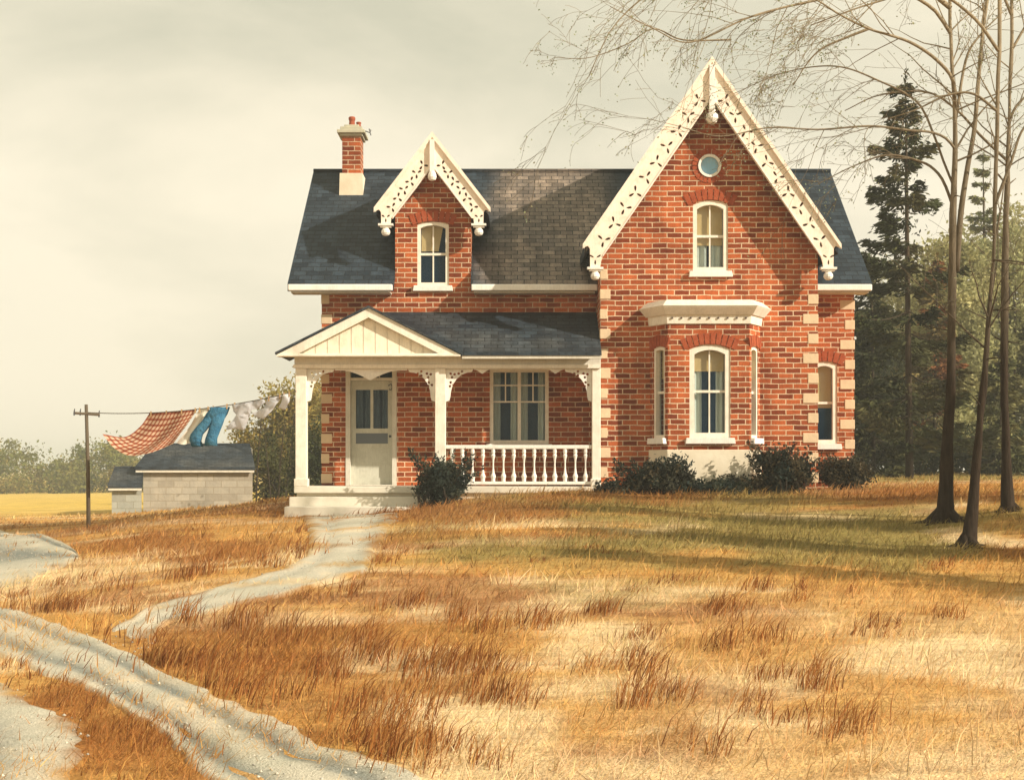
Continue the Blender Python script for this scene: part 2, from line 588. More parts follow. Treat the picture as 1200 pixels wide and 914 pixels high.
def ground_mat():
    m = attr_mat('meadow_ground', .95); t = NT(m)
    a = [n for n in t.t.nodes if n.bl_idname == 'ShaderNodeAttribute'][0].outputs['Color']
    o = t.coord('Object')
    st = t.noise(1.0, t.coord('Object', (1.1, 3.4, 1)), 6, .7, .6)
    c = t.mix(1, a, t.ramp(st, [(.28, (.55, .46, .40)), (.5, (1, 1, 1)), (.74, (1.35, 1.33, 1.28))]), 'MULTIPLY')
    c = t.mix(1, c, t.ramp(t.noise(26, o, 4, .7), [(.25, .62), (.75, 1.3)]), 'MULTIPLY')
    t.l(c, t.b.inputs['Base Color'])
    h = t.math('ADD', t.noise(5, o, 5), t.math('MULTIPLY', t.noise(40, o, 4), .4))
    t.bump(h, .8, .08)
    return m


g = link(me, 'ground', ground_mat(), smooth=True)
tag(g, kind='structure')


# ------------------------------------------------------------------ driveway and path
def resample(pts, n):
    p = np.array(pts, float)
    # Catmull-Rom through the points
    q = []
    pp = np.vstack([2 * p[0] - p[1], p, 2 * p[-1] - p[-2]])
    for i in range(1, len(pp) - 2):
        for t in np.linspace(0, 1, 12, endpoint=False):
            a, b, c, d = pp[i - 1], pp[i], pp[i + 1], pp[i + 2]
            q.append(.5 * ((2 * b) + (-a + c) * t + (2 * a - 5 * b + 4 * c - d) * t * t + (-a + 3 * b - 3 * c + d) * t ** 3))
    q.append(p[-1]); q = np.array(q)
    s = np.concatenate([[0], np.cumsum(np.hypot(*np.diff(q[:, :2], axis=0).T))])
    u = np.linspace(0, s[-1], n)
    return np.stack([np.interp(u, s, q[:, k]) for k in range(q.shape[1])], -1)


def edge_world(px):
    return [(*ground(a, b)[:2],) for a, b in px]


POLYS = []     # driveway / path outlines in plan, for keeping grass off


def ribbon(A, B, n=140, m=26, lift=.02, wob=.16, sink=0.0):
    a = resample(A, n); b = resample(B, n)
    sa = np.concatenate([[0], np.cumsum(np.hypot(*np.diff(a, axis=0).T))]); sb = np.concatenate([[0], np.cumsum(np.hypot(*np.diff(b, axis=0).T))])
    dr_ = b - a; ln_ = np.hypot(dr_[:, 0], dr_[:, 1])[:, None] + 1e-6; dr_ = dr_ / ln_
    wob = np.minimum(wob, ln_ * .15)
    a = a + dr_ * wob * 2.4 * (fbm(sa * 1.6, sa * 0 + 3, 21) - .5)[:, None]
    b = b + dr_ * wob * 2.4 * (fbm(sb * 1.6, sb * 0 + 5, 23) - .5)[:, None]
    POLYS.append(np.vstack([a, b[::-1]]))
    t = np.linspace(0, 1, m)
    pt = a[:, None] * (1 - t)[None, :, None] + b[:, None] * t[None, :, None]
    x, y = pt[..., 0], pt[..., 1]
    rut = -.018 * (np.exp(-((t - .28) / .1) ** 2) + np.exp(-((t - .75) / .1) ** 2))[None] + .012 * (fbm(x * 1.5, y * 1.5, 51) - .5)
    z = terrain(x, y) + lift + rut
    z[:, 0] -= .03; z[:, -1] -= .03
    z -= (sink * sstep(.84, 1.0, np.linspace(0, 1, n)))[:, None]
    v = np.stack([x, y, z], -1).reshape(-1, 3)
    ix = np.arange(n * m).reshape(n, m)
    q = np.stack([ix[:-1, :-1], ix[1:, :-1], ix[1:, 1:], ix[:-1, 1:]], -1).reshape(-1, 4)
    tt = np.broadcast_to(t[None], (n, m)).ravel()
    return v, q, tt


def join_ribbons(name, ribs, soft=.07, over=.12, worn=1.0, edge=.16):
    V, Q = [], []; k = 0; T = []
    for v, q, tt in ribs:
        V.append(v); Q.append(q + k); k += len(v); T.append(tt)
    V = np.vstack(V); Q = np.vstack(Q); T = np.concatenate(T)
    wheel = np.exp(-((T - .28) / .10) ** 2) + np.exp(-((T - .75) / .10) ** 2)
    wheel = np.clip(wheel * (.55 + .9 * fbm(V[:, 0] * .8, V[:, 1] * .8, 53)), 0, 1)[:, None] * worn
    c = np.array((.68, .615, .48))[None] * (1 - wheel) + np.array((.29, .295, .255))[None] * wheel
    e = np.minimum(T, 1 - T) + edge * (fbm(V[:, 0] * 2.2, V[:, 1] * 2.2, 55) - .5)
    w = sstep(soft, -.02, e)[:, None]
    c = c * (1 - w) + ground_col(V[:, 0], V[:, 1]) * w * .9
    pz_ = (over * sstep(.52, .66, fbm(V[:, 0] * 1.1, V[:, 1] * 1.6, 57)))[:, None]
    c = c * (1 - pz_) + ground_col(V[:, 0], V[:, 1]) * pz_
    return np_mesh(name, V, Q.ravel(), np.full(len(Q), 4), c)


def gravel_mat():
    m = attr_mat('pale_gravel', .95); t = NT(m)
    a = [n for n in t.t.nodes if n.bl_idname == 'ShaderNodeAttribute'][0].outputs['Color']
    o = t.coord('Object')
    big = t.ramp(t.noise(.8, o, 5, .65, .5), [(.3, (.76, .80, .79)), (.55, (1, 1, 1)), (.75, (1.3, 1.18, 1.02))])
    c = t.mix(1, a, big, 'MULTIPLY')
    c = t.mix(1, c, t.ramp(t.noise(60, o, 3, .8), [(.25, .6), (.75, 1.35)]), 'MULTIPLY')
    t.l(c, t.b.inputs['Base Color'])
    t.bump(t.math('ADD', t.noise(70, o, 3), t.noise(9, o, 4)), .8, .03)
    return m


GRAVEL = gravel_mat()
A1 = edge_world([(-120, 690), (0, 713), (60, 729), (110, 748), (170, 775), (215, 797), (300, 835), (380, 868), (440, 893), (480, 914), (530, 960)])
B1 = edge_world([(-120, 748), (0, 770), (40, 785), (90, 806), (140, 832), (190, 866), (228, 897), (246, 914), (275, 960)])
A2 = edge_world([(-120, 764), (0, 795), (45, 815), (84, 838), (108, 868), (116, 914), (118, 960)])
B2 = [(x - 2.6 + .1 * i, y - .6 - .1 * i) for i, (x, y) in enumerate(A2)]
A3 = edge_world([(-170, 608), (-60, 614), (0, 621), (50, 627), (80, 640), (93, 652)])
B3 = edge_world([(-170, 712), (-60, 706), (0, 692), (50, 674), (80, 662), (93, 654)])
d_ = link(join_ribbons('driveway', [ribbon(A1, B1), ribbon(A2, B2), ribbon(A3, B3, lift=.025)]), 'driveway', GRAVEL, smooth=True)
tag(d_, kind='structure')
PA = edge_world([(352, 602), (362, 636), (345, 659), (295, 678), (230, 696), (180, 712), (128, 738), (100, 768)])
PB = edge_world([(466, 602), (450, 636), (430, 668), (355, 695), (270, 713), (200, 733), (172, 765), (150, 796)])
d_ = link(join_ribbons('path', [ribbon(PA, PB, n=120, m=16, lift=.035, wob=.14, sink=.09)], .20, .6, .25, .30), 'path', GRAVEL, smooth=True)
tag(d_, kind='structure')


def inside_any(x, y):
    r = np.zeros(len(x), bool)
    for pl in POLYS:
        x0, y0 = pl.min(0); x1, y1 = pl.max(0)
        k = np.where((x > x0) & (x < x1) & (y > y0) & (y < y1))[0]
        if not len(k): continue
        xx, yy = x[k], y[k]; c = np.zeros(len(k), bool)
        j = len(pl) - 1
        for i in range(len(pl)):
            xi, yi = pl[i]; xj, yj = pl[j]
            if yi != yj:
                c ^= ((yi > yy) != (yj > yy)) & (xx < (xj - xi) * (yy - yi) / (yj - yi) + xi)
            j = i
        r[k] |= c
    return r


def growing(x, y, amt):
    """inside a drive or path, yet grown over"""
    return (fbm(x * 1.1, y * 1.6, 57) > .60) & (rng.uniform(size=len(x)) < amt)


# ------------------------------------------------------------------ the house
HX = 1.5
house = empty('brick_house', (HX, 34, 1.1),
              'red brick farmhouse with steep white fretwork gables, dark slate roof and a columned front porch', 'house')
YG, YW, YB = 30.0, 31.35, 38.65        # gable front, wing front, back
xc = X(831, YG)                         # gable centre line
gw = 2.195                              # gable half width
MS = 1.45                               # gable roof slope
ZA = Z(70, 29.6)                        # gable ridge (top of slab)


# --- openings: built as (origin, u axis, outward normal) so that they fit any wall
def wframe(O, U, N):
    O, U, N = Vector(O), Vector(U), Vector(N)
    return lambda u, v, w: O + U * u + Vector((0, 0, v)) + N * w


def outline(w, h, arch=0., n=9, inset=0.):
    """opening outline centred on u = 0 from v = 0 to h, with an arched head"""
    a = w / 2 - inset
    pts = [(-a, inset), (a, inset)]
    if arch <= 0:
        return pts + [(a, h - inset), (-a, h - inset)]
    r = (a * a + arch * arch) / (2 * arch)
    th = math.asin(a / r)
    for k in range(n):
        t = th - 2 * th * k / (n - 1)
        pts.append((r * math.sin(t), h - inset - arch + (r * math.cos(t) - (r - arch))))
    return pts


WINS = []


def pleats(mb, fr, u0, u1, v0, v1, w, amp=.018, n=20, flare=0.):
    k = len(mb.v)
    for j, v in enumerate((v1, (v0 + v1) / 2, v0)):
        for i in range(n + 1):
            t = i / n
            uu = u0 + (u1 - u0) * t + flare * j * .5 * (t - .5)
            mb.v.append(tuple(fr(uu, v, w + amp * math.sin(t * n * 1.35))))
    for j in range(2):
        for i in range(n):
            a = k + j * (n + 1) + i
            mb.f.append((a, a + 1, a + n + 2, a + n + 1))


def window(fr, w, h, arch=0., style='sash', blind=.0, sill=True, lintel=True, fw=.075, curtains=.0, depth=.10, mat_frame='white', slant=0.):
    """parts of one window; returns its cutter outline. w axis: 0 at the wall face, positive outwards"""
    out = outline(w, h, arch); inn = outline(w, h, arch, inset=fw)
    mb = MB().ring(out, inn, fr, -depth - .05, -.02)
    win = mb.build('window', M[mat_frame], house)
    iw = w / 2 - fw; ih0 = fw; ih1 = h - fw - arch
    sash = MB()
    b = .028
    def bar(u0, u1, v0, v1, a=-depth - .035, c=-depth + .012):
        sash.prism([(u0, v0), (u1, v0), (u1, v1), (u0, v1)], fr, a, c)
    mid = h * .5
    e = .001
    if style == 'sash':
        bar(-iw + e, iw - e, mid - .025, mid + .025, c=-depth + .02)
        bar(-b / 2, b / 2, ih0 + e, mid - .026); bar(-b / 2, b / 2, mid + .026, h - fw - .012)
    elif style == 'double':
        bar(-.035, .035, ih0 + e, h - fw - e, c=-depth + .03)
        for sgn in (-1, 1):
            c0 = sgn * (iw + .035) / 2
            u0, u1 = (.036, iw - e) if sgn > 0 else (-iw + e, -.036)
            bar(u0, u1, h * .56 - .016, h * .56 + .016); bar(u0, u1, h * .78 - .014, h * .78 + .014)
            bar(c0 - .013, c0 + .013, h * .56 + .017, h * .78 - .015, c=-depth + .008)
            bar(c0 - .013, c0 + .013, h * .78 + .015, h - fw - e, c=-depth + .008)
    elif style == 'narrow':
        bar(-iw + e, iw - e, mid - .025, mid + .025, c=-depth + .02)
    sash.build('sash_bar', M[mat_frame], win)
    MB().prism(outline(w, h, arch, inset=fw - .02), fr, -depth - .016, -depth - .010).build('pane', M['glass'], win)
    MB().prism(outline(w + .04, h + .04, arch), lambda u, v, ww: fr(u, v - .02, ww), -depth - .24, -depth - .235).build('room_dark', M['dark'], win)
    if blind > 0:
        bl = MB(); hh = h - fw
        v0 = hh - blind * (hh - fw)
        bl.prism([(-iw + .01, v0), (iw - .01 - slant, v0), (iw - .01 - slant * .35, hh), (-iw + .01, hh)], fr, -depth - .075, -depth - .07)
        bl.prism([(-iw + .01, v0 - .025), (iw - .01 - slant, v0 - .025), (iw - .01 - slant, v0), (-iw + .01, v0)], fr, -depth - .08, -depth - .066)
        bl.build('blind', M['blind'], win)
    if curtains > 0:
        if style == 'double':
            for sgn in (-1, 1):
                c0 = sgn * (iw + .035) / 2; hw = (iw - .035) / 2
                cu = MB(); pleats(cu, fr, c0 - hw, c0 - hw * (1 - 2 * curtains), fw, h - fw, -depth - .11, n=8, flare=.0)
                cu.build('curtain', M['curtain'], win)
                cu = MB(); pleats(cu, fr, c0 + hw * (1 - 2 * curtains), c0 + hw, fw, h - fw, -depth - .11, n=8)
                cu.build('curtain', M['curtain'], win)
        else:
            for sgn in (-1, 1):
                u0, u1 = sorted((sgn * iw, sgn * iw * (1 - 2 * curtains)))
                cu = MB(); pleats(cu, fr, u0, u1, fw, h - fw - arch * .5, -depth - .11, n=8)
                cu.build('curtain', M['curtain'], win)
    if sill:
        sb = MB().prism([(-w / 2 - .09, -.12), (w / 2 + .09, -.12), (w / 2 + .07, -.003), (-w / 2 - .07, -.003)], fr, .003, .10)
        sb.prism([(-w / 2 + .004, -.11), (w / 2 - .004, -.11), (w / 2 - .004, -.004), (-w / 2 + .004, -.004)], fr, -.03, .002)
        sb.build('sill', M['whitetrim'], win, bevel=.008)
    if lintel:
        a = w / 2 + .1; rise = (arch + .03) if arch > 0 else .09
        r = (a * a + rise * rise) / (2 * rise); th = math.asin(a / r)
        nb = max(7, int(2 * th * r / .10))
        lm = MB(); v_c = h + .012 - r
        for k in range(nb):
            t0 = -th + 2 * th * (k + .08) / nb; t1 = -th + 2 * th * (k + .92) / nb
            j = random.uniform(-.004, .006)
            pts = [(rr * math.sin(t), v_c + rr * math.cos(t)) for rr, t in ((r, t0), (r, t1), (r + .22, t1), (r + .22, t0))]
            lm.prism(pts, fr, -.02, .018 + j)
        lm.build('brick_arch', M['soldier'], win)
    return out


def cutter(cut, fr, pts, depth=.38):
    cut.prism(pts, fr, -depth, .2)


# --- main block
EZ, EY = Z(332, 30.95), 30.95           # eave of the main roof
RY, RZ = 35.0, Z(201, 35.0)             # ridge
SL = (RZ - EZ) / (RY - EY)
XL, XR = X(377, YW), X(1001, YW)
XRL, XRR = X(337, EY), X(1022, EY)


def roof_z(y):
    return EZ + SL * (y - EY) if y <= RY else RZ - SL * (y - RY)


cut = MB()
wf_porch = wframe((X(608.5, YW), YW, Z(520, YW)), (1, 0, 0), (0, -1, 0))
pw = (X(643, YW) - X(574, YW), Z(432, YW) - Z(520, YW))
cutter(cut, wf_porch, window(wf_porch, *pw, style='double', curtains=.29, lintel=False))
rw0, rw1 = 6.33, X(981, YW)
wf_r = wframe(((rw0 + rw1) / 2, YW, Z(520, YW)), (1, 0, 0), (0, -1, 0))
cutter(cut, wf_r, window(wf_r, rw1 - rw0, Z(424, YW) - Z(520, YW), arch=.06, style='narrow', blind=.55, fw=.085))
# door
DX0, DX1, DZ0, DZ1 = X(405, YW), X(465, YW), 1.27, Z(431, YW)
wf_d = wframe(((DX0 + DX1) / 2, YW, DZ0), (1, 0, 0), (0, -1, 0))
dw, dh = DX1 - DX0, DZ1 - DZ0
wf1 = wframe((X(507.5, YW), YW, Z(335, YW)), (1, 0, 0), (0, -1, 0))
cutter(cut, wf1, outline(X(526, YW) - X(489, YW), Z(260, YW) - Z(335, YW), .06), .5)
cut.prism([(-dw / 2, -.004), (dw / 2, -.004), (dw / 2, dh), (-dw / 2, dh)], wf_d, -.4, .2)
prof = [(YW, .3), (YW, roof_z(YW) - .2), (RY, RZ - .2), (YB, roof_z(YB) - .2), (YB, .3)]
MB().prism([(XL, 0), (XR, 0)][:0] or prof, lambda u, v, w: Vector((w, u, v)), XL, XR).build('wall', M['brick'], house, cut=cut)

# door assembly
door = MB()
pd = -.14
dl = dw / 2 - .10
dth = Z(446, YW) - DZ0
def rect(u0, u1, v0, v1): return [(u0, v0), (u1, v0), (u1, v1), (u0, v1)]
# leaf with two glazed lights: stiles and rails
st = .10
gl0, gl1 = dth * .545, dth * .915
for u0, u1, v0, v1 in ((-dl, -dl + st, .02, dth - .002), (dl - st, dl, .02, dth - .002), (-dl + st, dl - st, gl1, dth - .002),
                       (-dl + st, dl - st, dth * .50, gl0), (-.03, .03, gl0, gl1), (-dl + st, dl - st, .02, .16), (-dl + st, dl - st, dth * .36, dth * .40)):
    door.prism(rect(u0, u1, v0, v1), wf_d, pd - .045, pd)
door.prism(rect(-dl + st, dl - st, .16, dth * .36), wf_d, pd - .03, pd - .015)
dr = door.build('door', M['door'], house)
MB().prism(rect(-dl + st, dl - st, dth * .40, dth * .50), wf_d, pd - .03, pd - .012).build('letter_panel', mat('blue_grey_panel', (.13, .15, .17), .5), dr)
MB().prism(rect(-dl + st - .01, dl - st + .01, gl0 - .01, gl1 + .01), wf_d, pd - .034, pd - .028).build('pane', M['glass'], dr)
for sgn in (-1, 1):
    c0 = sgn * (dl - st) / 2 + sgn * .012
    cu = MB(); hw = (dl - st) / 2 - .015
    pleats(cu, wf_d, c0 - hw, c0 - hw * .15, gl0, gl1, pd - .10, n=7, flare=.03); pleats(cu, wf_d, c0 + hw * .25, c0 + hw, gl0, gl1, pd - .10, n=7, flare=.03)
    cu.build('curtain', M['darkcurtain'], dr)
MB().tube([wf_d(dl - .05, dth * .47, pd), wf_d(dl - .05, dth * .47, pd + .05)], [.012, .03], 8).build('door_knob', M['iron'], dr)
cb = MB(); cb.tube([wf_d(dl - .09, dth * .955, pd + .01), wf_d(dl - .03, dth * .97, pd + .05), wf_d(dl + .0, dth * .94, pd + .06), wf_d(dl - .03, dth * .91, pd + .06), wf_d(dl - .07, dth * .92, pd + .05)], .012, 6)
cb.build('door_bracket', M['iron'], dr)
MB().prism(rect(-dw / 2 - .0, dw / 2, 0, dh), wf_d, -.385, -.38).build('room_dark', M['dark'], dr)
df = MB()
df.prism(rect(-dw / 2 + .002, -dl - .002, 0, dh - .002), wf_d, -.2, .015); df.prism(rect(dl + .002, dw / 2 - .002, 0, dh - .002), wf_d, -.2, .015)
df.prism(rect(-dl - .0015, dl + .0015, dh - .05, dh - .003), wf_d, -.2, .012)
df.prism(rect(-dl - .0015, dl + .0015, dth + .002, dth + .06), wf_d, -.2, .0)
df.prism(rect(-dl - .0015, dl + .0015, .0, .018), wf_d, -.2, .03)
fb = df.build('door_frame', M['greywood'], house)
for u in (-dl * .36, dl * .36): MB().prism(rect(u - .012, u + .012, dth + .061, dh - .051), wf_d, pd - .03, pd + .02).build('transom_bar', M['white'], fb)
MB().prism(rect(-dl - .001, dl + .001, dth + .055, dh - .045), wf_d, pd - .02, pd - .012).build('transom_pane', M['glass'], fb)

# --- main roof (cut where the dormer and the gable come through)
TH = .17
DXC = X(507.5, YW)
dhw = .80                                # dormer half width
cut = MB()
cut.box(DXC - dhw - .005, DXC + dhw + .005, 30, YW + .5, 4, 8)
cut.box(xc - gw - .004, xc + gw + .004, 29, YW + .3, 4, 9)
prof = [(EY, EZ), (RY, RZ), (2 * RY - EY, EZ), (2 * RY - EY, EZ - TH), (RY, RZ - TH * 1.05), (EY, EZ - TH)]
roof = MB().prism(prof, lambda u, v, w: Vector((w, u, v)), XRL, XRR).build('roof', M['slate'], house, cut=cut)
for x0, x1 in ((XRL, xc - .9), (xc + .9, XRR)):
    MB().tube([(x0, RY, RZ + .01), (x1, RY, RZ + .01)], .05, 8).build('ridge_cap', M['slate'], roof)
for x0, x1 in ((XRL + .02, DXC - dhw - .02), (DXC + dhw + .02, xc - gw - .01), (xc + gw + .01, XRR - .02)):
    ea = MB().box(x0, x1, EY - .10, EY - .003, EZ - .165, EZ - .03)           # gutter / fascia
    ea.build('eave_trim', M['whitetrim'], roof, bevel=.02)
    MB().box(x0 + .05, x1 - .05, EY - .0025, YW - .005, EZ - .20, EZ - .172).build('soffit', M['greywood'], roof)

# --- corner stones
def quoins(x, side, y, z0, z1, pitch=.40, hh=.19, w=(.17, .26), first=0, name='corner_stones'):
    k = first; z = z0
    while z < z1:
        ww = w[k % 2]; q = MB()
        if side < 0: q.box(x - .012, x + ww, y - .012, y + .2, z, z + hh)
        else: q.box(x - ww, x + .012, y - .012, y + .2, z, z + hh)
        z += pitch; k += 1
        q.build('corner_stone', M['stone'], house, bevel=.01)


quoins(XL, -1, YW, .9, Z(345, YW), .42, .2, (.16, .22))
quoins(XR, 1, YW, 1.2, Z(345, YW), .42, .2, (.2, .3))
quoins(xc - gw, -1, YG, 1.05, Z(318, YG), .40, .2, (.2, .14))
quoins(xc + gw, 1, YG, .95, Z(342, YG), .40, .2, (.2, .3))

# --- front gable block
GT = ZA - .20                             # apex of brickwork
cut = MB()
wf2 = wframe((X(832.5, YG), YG, Z(318, YG)), (1, 0, 0), (0, -1, 0))
cutter(cut, wf2, window(wf2, X(853, YG) - X(812, YG), Z(235, YG) - Z(318, YG), arch=.09, blind=.62, fw=.085, curtains=.42))  # curtains added to stand in for a pale reflection in the lower glass
rr = 13.5 * YG / F
rcx, rcz = X(831.5, YG), Z(194.5, YG)
wf_c = wframe((rcx, YG, rcz), (1, 0, 0), (0, -1, 0))
circ = lambda r, n=28: [(r * math.cos(2 * math.pi * k / n), r * math.sin(2 * math.pi * k / n)) for k in range(n)]
cutter(cut, wf_c, circ(rr), .3)
prof = [(xc - gw, .3), (xc + gw, .3), (xc + gw, GT - MS * gw), (xc, GT), (xc - gw, GT - MS * gw)]
MB().prism(prof, lambda u, v, w: Vector((u, w, v)), YG, YB + .05).build('gable_wall', M['brick'], house, cut=cut)
rv = MB().ring(circ(rr - .001), circ(rr * .78), wf_c, -.1, .03).build('round_vent', M['whitetrim'], house)
MB().prism(circ(rr * .80), wf_c, -.09, -.03).build('vent_disc', paint_mat('white_paint_shade_blue', (.25, .48, .66)), rv)  # white disc; the blue of its shade is put into the colour
so = MB()
for k in range(22):
    t0 = 2 * math.pi * (k + .1) / 22; t1 = 2 * math.pi * (k + .9) / 22
    so.prism([(r * math.cos(t), r * math.sin(t)) for r, t in ((rr + .012, t0), (rr + .012, t1), (rr + .12, t1), (rr + .12, t0))], wf_c, -.02, .012)
so.build('brick_surround', M['soldier'], rv)
# roof of the gable
hw2 = 149 * 29.6 / F
y0g = 29.66
gprof = [(xc - hw2, ZA - MS * hw2), (xc, ZA), (xc + hw2, ZA - MS * hw2), (xc + hw2, ZA - MS * hw2 - .19), (xc, ZA - .19), (xc - hw2, ZA - MS * hw2 - .19)]
groof = MB().prism(gprof, lambda u, v, w: Vector((u, w, v)), y0g, YB + .3).build('gable_roof', M['slate'], house)
MB().tube([(xc, y0g, ZA + .01), (xc, YB + .3, ZA + .01)], .045, 8).build('ridge_cap', M['slate'], groof)


# --- fretwork bargeboards
def leaf_pts(cx, cz, ang, L, W):
    c, s = math.cos(ang), math.sin(ang)
    pts = []
    for a, b in ((.16, 0), (.45, W), (.8, W * 1.15), (1, 0), (.8, -W * 1.15), (.45, -W)):
        u = a * L
        pts.append((cx + u * c - b * s, cz + u * s + b * c))
    return pts


def bargeboard(y, apex, slope, tipw, dep, drop, n_tre, parent, name='bargeboard', pw_=.20, tre=.15):
    """a pair of pierced boards on one gable: apex (x, z) on top, tipw half width, dep vertical depth, drop = height of the vertical foot"""
    ax, az = apex
    boards = []
    for sg in (-1, 1):
        tipz = az - slope * tipw
        # outline, in (distance from centre, z)
        out = [(0, az), (tipw, tipz), (tipw - .02, tipz - .06), (tipw - .075, tipz - .045), (tipw - .115, tipz - .10), (tipw - .12, tipz - drop),
               (tipw - .12 - pw_, tipz - drop), (tipw - .12 - pw_ - .02, tipz - drop + .12)]
        xi = tipw - .12 - pw_ - .05
        out += [(xi, az - dep - slope * xi), (0, az - dep)]
        if sg < 0: pts = [(ax - u, v) for u, v in out]
        else: pts = [(ax + u, v) for u, v in out][::-1]
        cut = MB()
        for k in range(n_tre):
            t = (k + .75) / (n_tre + .35)
            u = .10 + (tipw - .36) * t
            v = az - slope * u - dep * .58
            if k == n_tre - 1: v -= .03
            a0 = R(90) + (R(180) if k % 2 else 0) + sg * R(12 * ((k * 7) % 5 - 2))
            for q_ in range(3):
                cut.prism(leaf_pts(ax + sg * u, v, a0 + q_ * R(120), tre, .021), front(y), -.1, .1)
        u = tipw - .12 - pw_ / 2; v = tipz - drop * .62
        for q_ in range(3):
            cut.prism(leaf_pts(ax + sg * u, v, R(-90) + q_ * R(120), tre * .9, .016), front(y), -.1, .1)
        bd = MB().prism(pts, front(y), -.03, .03).build(name, M['trim'], parent, cut=cut)
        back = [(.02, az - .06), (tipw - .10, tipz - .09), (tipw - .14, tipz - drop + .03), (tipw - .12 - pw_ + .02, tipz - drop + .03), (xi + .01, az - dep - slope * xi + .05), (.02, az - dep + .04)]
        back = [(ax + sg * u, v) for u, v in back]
        MB().prism(back if sg < 0 else back[::-1], front(y), -.055, -.034).build('shade_board', M['holeshade'], bd)  # added dark sheet, painted shade behind the pierced holes
        # crown moulding along the outer edge
        mo = MB()
        L = [(0, az + .03), (tipw + .03, tipz - slope * .03 + .03), (tipw + .03, tipz - slope * .03 - .07), (0, az - .09)]
        pts = [(ax + sg * u, v) for u, v in L]
        mo.prism(pts if sg > 0 else pts[::-1], front(y), .031, .085)
        L = [(0, az - .091), (tipw + .0, tipz - .072), (tipw + .0, tipz - .10), (0, az - .125)]
        pts = [(ax + sg * u, v) for u, v in L]
        mo.prism(pts if sg > 0 else pts[::-1], front(y), .031, .055)
        mo.build('crown_moulding', M['trim'], bd)
        ed = MB()
        L = [(.02, az - dep + .035), (xi, az - dep - slope * xi + .035), (xi, az - dep - slope * xi), (.02, az - dep)]
        pts = [(ax + sg * u, v) for u, v in L]
        ed.prism(pts if sg > 0 else pts[::-1], front(y), .031, .045)
        ed.build('edge_bead', M['whitetrim'], bd)
        # pendant under the foot
        pxx = ax + sg * (tipw - .12 - pw_ / 2)
        zf = tipz - drop
        pe = MB()
        pe.box(pxx - pw_ / 2 - .06, pxx + pw_ / 2 + .06, y - .09, y + .05, zf - .045, zf - .002)
        pe.box(pxx - pw_ / 2 - .02, pxx + pw_ / 2 + .02, y - .06, y + .04, zf - .08, zf - .046)
        pe.lathe(pxx, y - .01, [(.03, zf - .255), (.07, zf - .235), (.095, zf - .19), (.09, zf - .14), (.06, zf - .10), (.075, zf - .081)], 12)
        pe.build('pendant', M['whitetrim'], bd, smooth=False)
    return boards


YBG = 29.62
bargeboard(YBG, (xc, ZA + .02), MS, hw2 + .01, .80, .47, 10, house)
fin = MB()
fz = ZA
fin.box(xc - .055, xc + .055, YBG - .10, YBG - .032, fz - 1.02, fz - .12)
fin.lathe(xc, YBG - .06, [(.03, fz - 1.30), (.085, fz - 1.27), (.125, fz - 1.19), (.115, fz - 1.11), (.06, fz - 1.06), (.075, fz - 1.021)], 14)
fin.build('finial', M['whitetrim'], house)

# --- wall dormer
DA = Z(158, 31.05)
dm = 1.30
dtip = 66 * 31.05 / F
cut = MB()
wf1 = wframe((X(507.5, YW), YW, Z(335, YW)), (1, 0, 0), (0, -1, 0))
cutter(cut, wf1, window(wf1, X(526, YW) - X(489, YW), Z(260, YW) - Z(335, YW), arch=.06, blind=.42, fw=.07, slant=.14))
DT = DA - .17
dormer = MB().prism([(DXC - dhw, EZ - .8), (DXC + dhw, EZ - .8), (DXC + dhw, DT - dm * dhw), (DXC, DT), (DXC - dhw, DT - dm * dhw)],
                    lambda u, v, w: Vector((u, w, v)), YW - .002, 34.6).build('dormer_wall', M['brick'], house, cut=cut)
dr_ = MB().prism([(DXC - dtip, DA - dm * dtip), (DXC, DA), (DXC + dtip, DA - dm * dtip), (DXC + dtip, DA - dm * dtip - .14), (DXC, DA - .14), (DXC - dtip, DA - dm * dtip - .14)],
                 lambda u, v, w: Vector((u, w, v)), 31.10, 34.9).build('dormer_roof', M['slate'], house)
MB().tube([(DXC, 31.1, DA + .005), (DXC, 34.8, DA + .005)], .035, 8).build('ridge_cap', M['slate'], dr_)
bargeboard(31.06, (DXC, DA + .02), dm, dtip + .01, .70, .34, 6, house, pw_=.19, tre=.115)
fin = MB()
fin.box(DXC - .05, DXC + .05, 31.06 - .10, 31.06 - .032, DA - .78, DA - .12)
fin.lathe(DXC, 31.0, [(.03, DA - .98), (.07, DA - .96), (.095, DA - .90), (.085, DA - .84), (.06, DA - .781)], 12)
fin.build('finial', M['whitetrim'], house)

# --- chimney
chx0, chx1, chy0, chy1 = X(401, 34.1), X(420, 34.1), 34.1, 34.75
chx1 = chx0 + .42
zc1 = Z(160, 34.1)
ch = MB().box(chx0, chx1, chy0, chy1, 7.5, zc1).build('chimney', M['brick'], house)
MB().prism([(chx0 - .07, roof_z(34.05) - .25), (chx1 + .07, roof_z(34.05) - .25), (chx1 + .05, Z(203, 34.05)), (chx0 - .05, Z(203, 34.05))], front(34.05), -.75, .0).build('chimney_base', M['plaster'], ch)
cc = MB()
zt = zc1
cc.box(chx0 - .05, chx1 + .05, chy0 - .05, chy1 + .05, zt, zt + .06)
cc.box(chx0 - .11, chx1 + .11, chy0 - .11, chy1 + .11, zt + .061, zt + .14)
cc.box(chx0 - .04, chx1 + .04, chy0 - .04, chy1 + .04, zt + .141, zt + .22)
cc.box(chx0 + .04, chx1 - .04, chy0 + .04, chy1 - .04, zt + .221, zt + .28)
cc.build('chimney_cap', M['cap'], ch, bevel=.012)
cx_, cy_ = (chx0 + chx1) / 2 + .03, (chy0 + chy1) / 2
